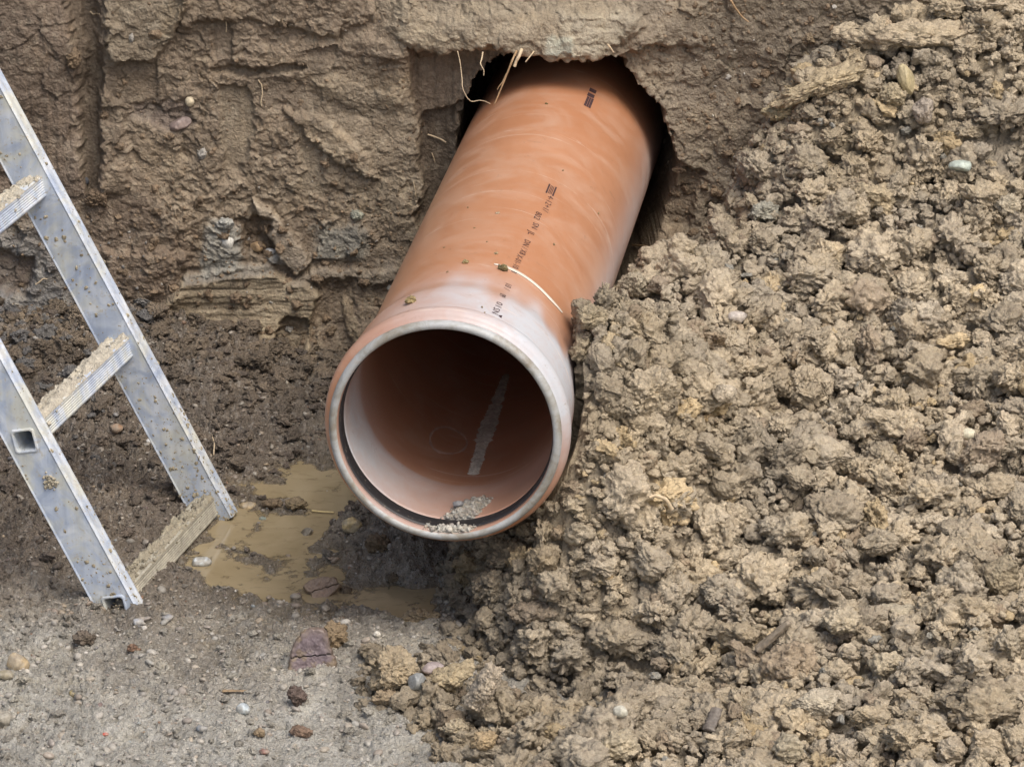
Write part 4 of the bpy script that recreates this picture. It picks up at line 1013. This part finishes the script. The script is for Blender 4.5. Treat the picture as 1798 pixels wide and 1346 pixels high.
H('small brown clod at the very left tip of the heap, below the big crumbly one', 676,1225,50,36, 75, (.33,.26,.17))
H('purple grey smooth stone wedged in the left foot of the heap', 763,1173,46,26, 76, (.30,.255,.25), 'pebble', name='stone', cat='stone')
H('blue grey flat stone at the heap foot below the purple stone', 732,1196,34,36, 77, (.24,.25,.25), 'pebble', name='stone', cat='stone')
H('pale greenish square stone chip low in the heap', 1090,1248,28,22, 78, (.48,.47,.40), 'pebble', name='stone', cat='stone')
H('pale triangular smooth clod in the middle of the heap right of the large rounded clod', 1268,688,52,42, 79, (.50,.43,.32), smooth=.6)
H('rounded clod at the bottom edge of the heap, left of centre', 1385,1312,62,60, 80, (.41,.355,.25), smooth=.35)
H('rounded crumbly clod near the bottom right of the heap', 1585,1292,66,56, 81, (.43,.36,.25))
H('smooth faced block clod at the bottom right edge', 1672,1316,54,56, 82, (.41,.345,.25), smooth=.55)
H('cream white pebble in the right part of the heap', 1700,762,26,24, 83, (.58,.55,.42), 'pebble', name='stone', cat='stone')
H('pale lilac pebble above the middle of the heap', 1295,556,34,22, 84, (.46,.42,.38), 'pebble', name='stone', cat='stone')
H('flaky clod jutting from the heap over the pipe barrel', 1035,555,70,52, 85, (.36,.30,.20))
H('crumbly clod on the heap edge beside the bell shoulder', 1023,610,56,62, 86, (.38,.32,.22))
H('grey crumbly clod at the heap edge where it meets the pipe top', 1112,500,56,50, 87, (.38,.33,.24))
H('oblong clod above the puddle end, at the heap foot', 740,1085,76,38, 88, (.33,.265,.17))
H('rounded brown clod under the right of the bell rim', 950,985,70,60, 89, (.29,.235,.155))
H('grey gravelly clod on the left upper flank of the heap', 1340,372,62,44, 90, (.36,.345,.28))
H('broad crumbly clod near the bottom middle of the heap', 1085,1310,86,70, 91, (.44,.375,.26))
H('tan clod with an orange tinge at the bottom left of the heap', 850,1300,56,40, 92, (.42,.32,.19))
H('pale crumbly clod at the lowest left edge of the heap', 800,1275,66,38, 93, (.42,.355,.245))
H('pale torn clod above the wide slab in the lower heap', 1480,1090,80,56, 94, (.48,.41,.29))
H('large crumbly clod in the lower right of the heap', 1560,1170,76,62, 95, (.46,.39,.27))
H('rounded grey tan clod on the right edge of the middle heap', 1772,1130,60,70, 96, (.42,.36,.26))
H('ochre brown clod just right of the large rounded clod', 1240,735,34,24, 97, (.32,.235,.13))
H('long flattened clay roll in the middle lower heap', 1575,1070,78,28, 98, (.44,.385,.28), smooth=.55)
H('crumbly clod left of the flattened clay roll', 1490,1075,58,50, 99, (.43,.36,.25))
H('dark brown crumbly clod under the crest slab near the shadowed hollow', 1700,230,60,44, 100, (.34,.285,.20))
H('broad smooth topped clod in the upper middle of the heap', 1530,345,88,60, 101, (.41,.34,.225), smooth=.4)
H('pale clod at the right edge of the upper heap', 1770,360,56,46, 102, (.46,.40,.29))
# wood in the heap
def stick(label, P0, P1, r0, r1, col, name='stick', cat='stick', seed=0, flat=.5):
    P0, P1 = np.array(P0), np.array(P1); d = P1-P0; L = np.linalg.norm(d); d /= L; a = np.cross(d, [0, 0, 1.]); a /= np.linalg.norm(a); b = np.cross(a, d)
    n = 40; m_ = 18; V = []
    for i in range(n):
        t = i/(n-1); rr = (r0+(r1-r0)*t)*(1 if 0 < i < n-1 else .01); c = d*L*t
        for j in range(m_):
            th = 2*math.pi*j/m_; q = 1+.40*mnoise.noise(Vector((math.cos(th)*2.5+seed, math.sin(th)*2.5, t*3)))+.22*mnoise.noise(Vector((j*1.7, seed, t*9)))
            V.append(c + (a*math.cos(th) + b*math.sin(th)*flat)*rr*q)
    V = np.array(V); t = np.array(col)*(1+.25*vn3(V*np.array([300, 300, 300]), 3)[:, None])
    o = mesh_np(name, V, grid_faces(n, m_, True), M_PEB, tint=np.clip(t, .01, 1)); o.location = P0; tag(o, label, cat); return o
def lifted(ob, px, py, up=.0): 
    P = hit(ob, px, py); return P - FW*up
stick('dark grey piece of wood standing in a gap at the bottom of the heap', lifted(Hh, 1243,1282,.012), lifted(Hh, 1258,1240,.022), .009, .007, (.16,.14,.12), seed=1)
stick('splintered dark wood fragment lying slanted in the lower heap', lifted(Hh, 1328,1140,.014), lifted(Hh, 1385,1090,.016), .011, .008, (.25,.21,.16), seed=2)
stick('short brown twig half buried in the grey foreground ground', lifted(G, 390,1212,.002), lifted(G, 436,1212,.002), .0032, .0018, (.25,.18,.11), name='twig', cat='twig', seed=3)
M_STRAW = plain('straw', (.62, .50, .25), .5, .4, .15, 60, .1); M_ROOT = plain('root', (.38, .26, .15), .7, .3, .3, 90, .4); M_RPALE = plain('pale_root', (.58, .47, .32), .6, .3, .2, 90, .3)
def tube(name, pts, r0, r1, mat, label, cat, nseg=8):
    P = np.array(pts, float); k = np.arange(len(P)); u = np.linspace(0, len(P)-1, 10*len(P)); 
    from_ = np.stack([np.interp(u, k, P[:, i]) for i in range(3)], -1)
    if len(P) > 2:
        ker = np.ones(7)/7; from_ = np.stack([np.convolve(np.pad(from_[:, i], 3, 'edge'), ker, 'valid') for i in range(3)], -1)
    V = []; n = len(from_)
    for i in range(n):
        d = from_[min(i+1, n-1)]-from_[max(i-1, 0)]; d /= np.linalg.norm(d)+1e-9; a = np.cross(d, [.3, 1, .1]); a /= np.linalg.norm(a); b = np.cross(d, a)
        rr = (r0+(r1-r0)*i/(n-1))*(1+.18*mnoise.noise(Vector((i*.6, r0*900, 0))))*(1 if 0 < i < n-1 else .1)
        for j in range(nseg): th = 2*math.pi*j/nseg; V.append(from_[i]+(a*math.cos(th)+b*math.sin(th))*rr)
    V = np.array(V); o = mesh_np(name, V-P[0], grid_faces(n, nseg, True), mat); o.location = P[0]; tag(o, label, cat); return o
zp = .003
tube('straw', [at_z(546,896,zp), at_z(565,898,zp), at_z(588,899,zp)], .0016, .0012, M_STRAW, 'short yellow straw floating on the puddle left of the bell', 'straw')
yR = 1.105
W_ = lambda px, py, y=yR: at_y(px, py, y)
tube('root', [W_(908,88,1.13), W_(900,105), W_(888,135), W_(878,160), W_(867,186)], .0020, .0011, M_ROOT, 'longest brown root hanging from the hole edge down over the pipe', 'root')
tube('root', [W_(890,128), W_(882,145), W_(876,152), W_(873,158)], .0011, .0007, M_ROOT, 'thin side shoot splitting from the longest hanging root', 'root')
tube('root', [W_(916,86,1.125), W_(912,98), W_(906,108), W_(903,118)], .0028, .0026, M_RPALE, 'thick pale root stub right beside the longest hanging root', 'root')
tube('root', [W_(938,90,1.13), W_(930,100), W_(922,110)], .0013, .0009, M_RPALE, 'short slanting root stub under the top of the hole', 'root')
tube('root', [W_(803,88,1.125), W_(808,110,1.12), W_(811,135,1.115), W_(812,155), W_(820,172), W_(828,179), W_(842,176), W_(852,178), W_(862,183)], .0008, .0005, M_RPALE, 'hair thin pale root looping down to the left side of the pipe', 'root')
tube('root', [W_(848,90,1.125), W_(846,103,1.12), W_(843,112), W_(850,124), W_(849,134)], .0012, .0007, M_RPALE, 'wavy thin root at the left upper edge of the hole', 'root')
tube('root', [W_(1066,77,1.115), W_(1072,84,1.115), W_(1078,93,1.115)], .0016, .0011, M_RPALE, 'short white root at the upper right corner of the hole', 'root')
def on_bank(pts, up=.004): return [hit(Bk, *p) - FW*up for p in pts]
tube('root', on_bank([(750,236),(762,240),(775,245),(784,251)]), .0016, .0012, M_RPALE, 'pale rootlet poking from the wall left of the hole', 'root')
tube('root', on_bank([(758,268),(762,278),(764,286)]), .0010, .0007, M_RPALE, 'tiny rootlet in the dark strip below the pale rootlet', 'root')
tube('root', on_bank([(453,140),(460,150),(461,165),(458,180),(460,188)]), .0010, .0007, M_RPALE, 'fine wavy root on the wall in the upper middle', 'root')
tube('root', on_bank([(397,38),(398,48),(397,58)]), .0009, .0007, M_RPALE, 'fine white root tip high on the wall beside a smooth smear', 'root')
tube('root', on_bank([(62,500),(70,495),(76,489),(84,490)]), .0012, .0008, M_RPALE, 'small pale root on the dark wall between the ladder rails', 'root')
tube('root', on_bank([(158,20),(164,26),(170,24),(176,26)]), .0014, .0010, M_RPALE, 'forked pale rootlet at the top of the wall groove', 'root')
tube('root', on_bank([(1108,430),(1130,432),(1150,437),(1168,447)], .008), .0018, .0012, M_ROOT, 'brown root lying in the shadowed corner right of the pipe', 'root')
tube('root', on_bank([(1282,0),(1290,14),(1302,30),(1315,40)], .006), .0022, .0010, M_ROOT, 'dark slanting root in the wall at the top, left of the heap crest', 'root')
tube('root', on_bank([(726,318),(729,335),(731,348)]), .0008, .0006, M_RPALE, 'hair root beside the pipe on its left', 'root')
tube('root', [hit(G, 376,800)-FW*.012, hit(G, 378,778)-FW*.02, hit(G, 374,765)-FW*.022], .0010, .0007, M_RPALE, 'thin pale stalk standing right of the far rail', 'root')
tube('root', [hit(Hh, 1180,895)-FW*.02, hit(Hh, 1168,875)-FW*.03, hit(Hh, 1150,868)-FW*.03, hit(Hh, 1138,872)-FW*.026], .0035, .0020, M_RPALE, 'pale shredded root tuft in the heap right of the bell', 'root')

# crumbs lying on the pipe
def on_pipe(label, px, py, w_, h_, col, seed, name='clay_clod', cat='clod', sub=4, kind='clod', group=None):
    s, th = pipe_hit(px, py, r=r_at(.3 if py < 520 else .1)); k = 6.6/F_PX; P = cyl(s, th, r_at(max(s, .01)) + h_/2*k*.6)
    V, Fc = clod_form(8000+seed, sub, .1) if kind == 'clod' else pebble_form(seed, 3); V = V/np.abs(V).max(0)*np.array([w_/2*k, (w_+h_)/4*k, h_/2*k])
    o = mesh_np(name, V, Fc, M_HEAP, tint=np.array(col)*(1+.15*vn3(V*400, 3)[:, None])); o.location = P; tag(o, label, cat, group); return o
on_pipe('olive brown clod resting on top of the pipe, behind the bell shoulder', 723,531,20,20, (.34,.27,.14), 1)
on_pipe('dark olive clod under the left end of the cream plastic curl', 882,474,20,15, (.26,.22,.11), 2)
on_pipe('small yellow clod on the pipe above the olive brown one', 818,462,13,10, (.42,.35,.18), 3)
on_pipe('tiny pale crumb above the cream plastic curl', 871,446,7,6, (.50,.42,.26), 4)
on_pipe('flat pale crumb on the left half of the barrel', 874,375,9,4, (.55,.45,.32), 5)
on_pipe('green speck of mud high on the barrel near the hole', 959,183,8,4, (.16,.14,.06), 6)
for (a, b, w_, h_, l) in [(822,365,4,3,'leftmost tiny pale crumb on the upper barrel'), (833,401,4,3,'tiny dark crumb left of the flat pale crumb'), (780,435,5,3,'tiny brown crumb on the left side of the barrel'),
                          (972,430,4,5,'olive speck right of the printed writing'), (1050,375,5,4,'rusty speck on the right side of the barrel'), (786,478,5,3,'tiny dark speck below the small yellow clod'),
                          (988,300,5,3,'tiny pale crumb above the printed block'), (855,425,4,2,'tiny dark crumb in the middle of the barrel'), (846,540,4,4,'tiny olive speck left of the lowest printed letters'), (851,549,3,3,'lowest tiny olive speck on the white shoulder')]:
    on_pipe(l, a, b, w_, h_, (.30,.23,.13), int(a), name='crumb', cat='crumb', sub=3)
# grey gravel washed into the bell, over the gasket
def bell_gravel():
    r = np.random.default_rng(3); bag = Bag()
    def rin(s): 
        for (s0, r0), (s1, r1) in zip(inner[:-1], inner[1:]):
            if s0 <= s <= s1: return r0+(r1-r0)*(s-s0)/(s1-s0) if not .018 < s < .047 else .1505
        return .1487
    zones = [((.047, .118), .046, 1100, .0028), ((.0035, .019), .062, 600, .0021)]
    for (s0, s1), wd, n, sz in zones:
        for _ in range(n):
            s = r.uniform(s0, s1); c0 = -1.50 + (.10*(s-.05)/.05 if s > .03 else -.03); 
            half = wd/.15*(.55 if s > .03 else .62)*(1-.25*((s-s0)/(s1-s0)-.4)**2)
            th = c0 + np.clip(r.normal(0, .42), -1, 1)*half
            size = min(sz*.42*(1-r.random())**(-1/2.4), .0045); h = max(0, 1-((th-c0)/half)**2)*.0035*r.random()
            V, Fc = PEBS[r.integers(14)]; t = np.array(STONES[r.integers(len(STONES))])*.4+np.array((.38, .37, .33))*.65
            bag.add((V*size)@rot_rand(r).T + cyl(s, th, rin(s)-size*.5-h), Fc, t*r.uniform(.8, 1.2))
        # silt bed under the stones
        nu, nv = 40, 60; V = []
        for i in range(nu):
            s = s0+(s1-s0)*i/(nu-1); c0 = -1.50 + (.10*(s-.05)/.05 if s > .03 else -.03)
            for j in range(nv):
                q = -1+2*j/(nv-1); e = 1+.25*mnoise.noise(Vector((s*90, q, 2))); th = c0+q*wd/.15*.56*e
                ed = max(0, (1-q*q))*min(1, min(i, nu-1-i)/4)
                V.append(cyl(s, th, rin(s)+.001-.0045*ed*(1+.5*mnoise.noise(Vector((s*300, q*9, 4))))))
        F = grid_faces(nu, nv); bag.add(np.array(V), np.concatenate([F[:, [0, 1, 2]], F[:, [0, 2, 3]]]), (.37, .355, .31))
    s, th = .088, -1.53; V, Fc = pebble_form(77, 4)
    bag.add(V*np.array([.0085, .0065, .0075]) + cyl(s, th, .1425), Fc, (.25, .26, .28))
    o = bag.build('washed_gravel', M_PEB); tag(o, kind='stuff')
    # thin grey silt run further in
    nu, nv = 200, 24; pts = [(830,835),(838,810),(845,785),(855,755),(868,720),(878,690),(890,655)]; hw = [12,13,13,21,15,12,8]
    hs = [pipe_hit_in(*p) for p in pts]; S = np.array([h[0] for h in hs]); T = np.array([h[1] for h in hs]); k = np.arange(len(pts)); V = []; TT = []
    for i in range(nu):
        u = (len(pts)-1)*i/(nu-1); s = np.interp(u, k, S); t = np.interp(u, k, T); w2 = np.interp(u, k, hw)/1150*(.85+.3*mnoise.noise(Vector((i*.12, 5, 0)))+.35*mnoise.noise(Vector((i*.5, 9, 0))))
        for j in range(nv):
            q = -1+2*j/(nv-1); e = max(0, 1-q*q)*min(1, i/8, (nu-1-i)/8)
            r0 = .1487 if s > .17 else rin(s)
            V.append(cyl(s, t + q*w2/.149, r0 + .0004 - .0022*e*(1+.35*mnoise.noise(Vector((i*.3, j*.4, 1))))))
    F = grid_faces(nu, nv); V = np.array(V); o = mesh_np('silt_streak', V, F, M_PEB, tint=np.array((.62, .62, .56))*(1+.22*vn3(V*130, 2)+.2*vn3(V*420, 3))[:, None])
    tag(o, 'thin grey streak of silt running along the floor deep inside the pipe', 'silt')
bell_gravel()

# faint chalky scuff in the shape of a loop on the inner wall
def loop_mark():
    V = []; n = 90
    for i in range(n+1):
        a = 2*math.pi*i/n; rr = 1+.09*math.sin(2*a+.5)+.04*math.sin(3*a+1.0); wv = 1.7+1.6*mnoise.noise(Vector((3*math.cos(a), 3*math.sin(a), 1)))
        for e in (-1, 0, 1):
            s, th = pipe_hit_in(786+(31+e*wv)*rr*math.cos(a), 774+(24+e*wv)*rr*math.sin(a)); V.append(to_pipe(cyl(s, th, .1484 - (.0002 if e == 0 else 0))))
    mesh_np('scuff_mark', np.array(V), grid_faces(n+1, 3), plain('chalk_scuff', (.50, .36, .30), .8, .2, .3, 60, 0), PIPE)
loop_mark()
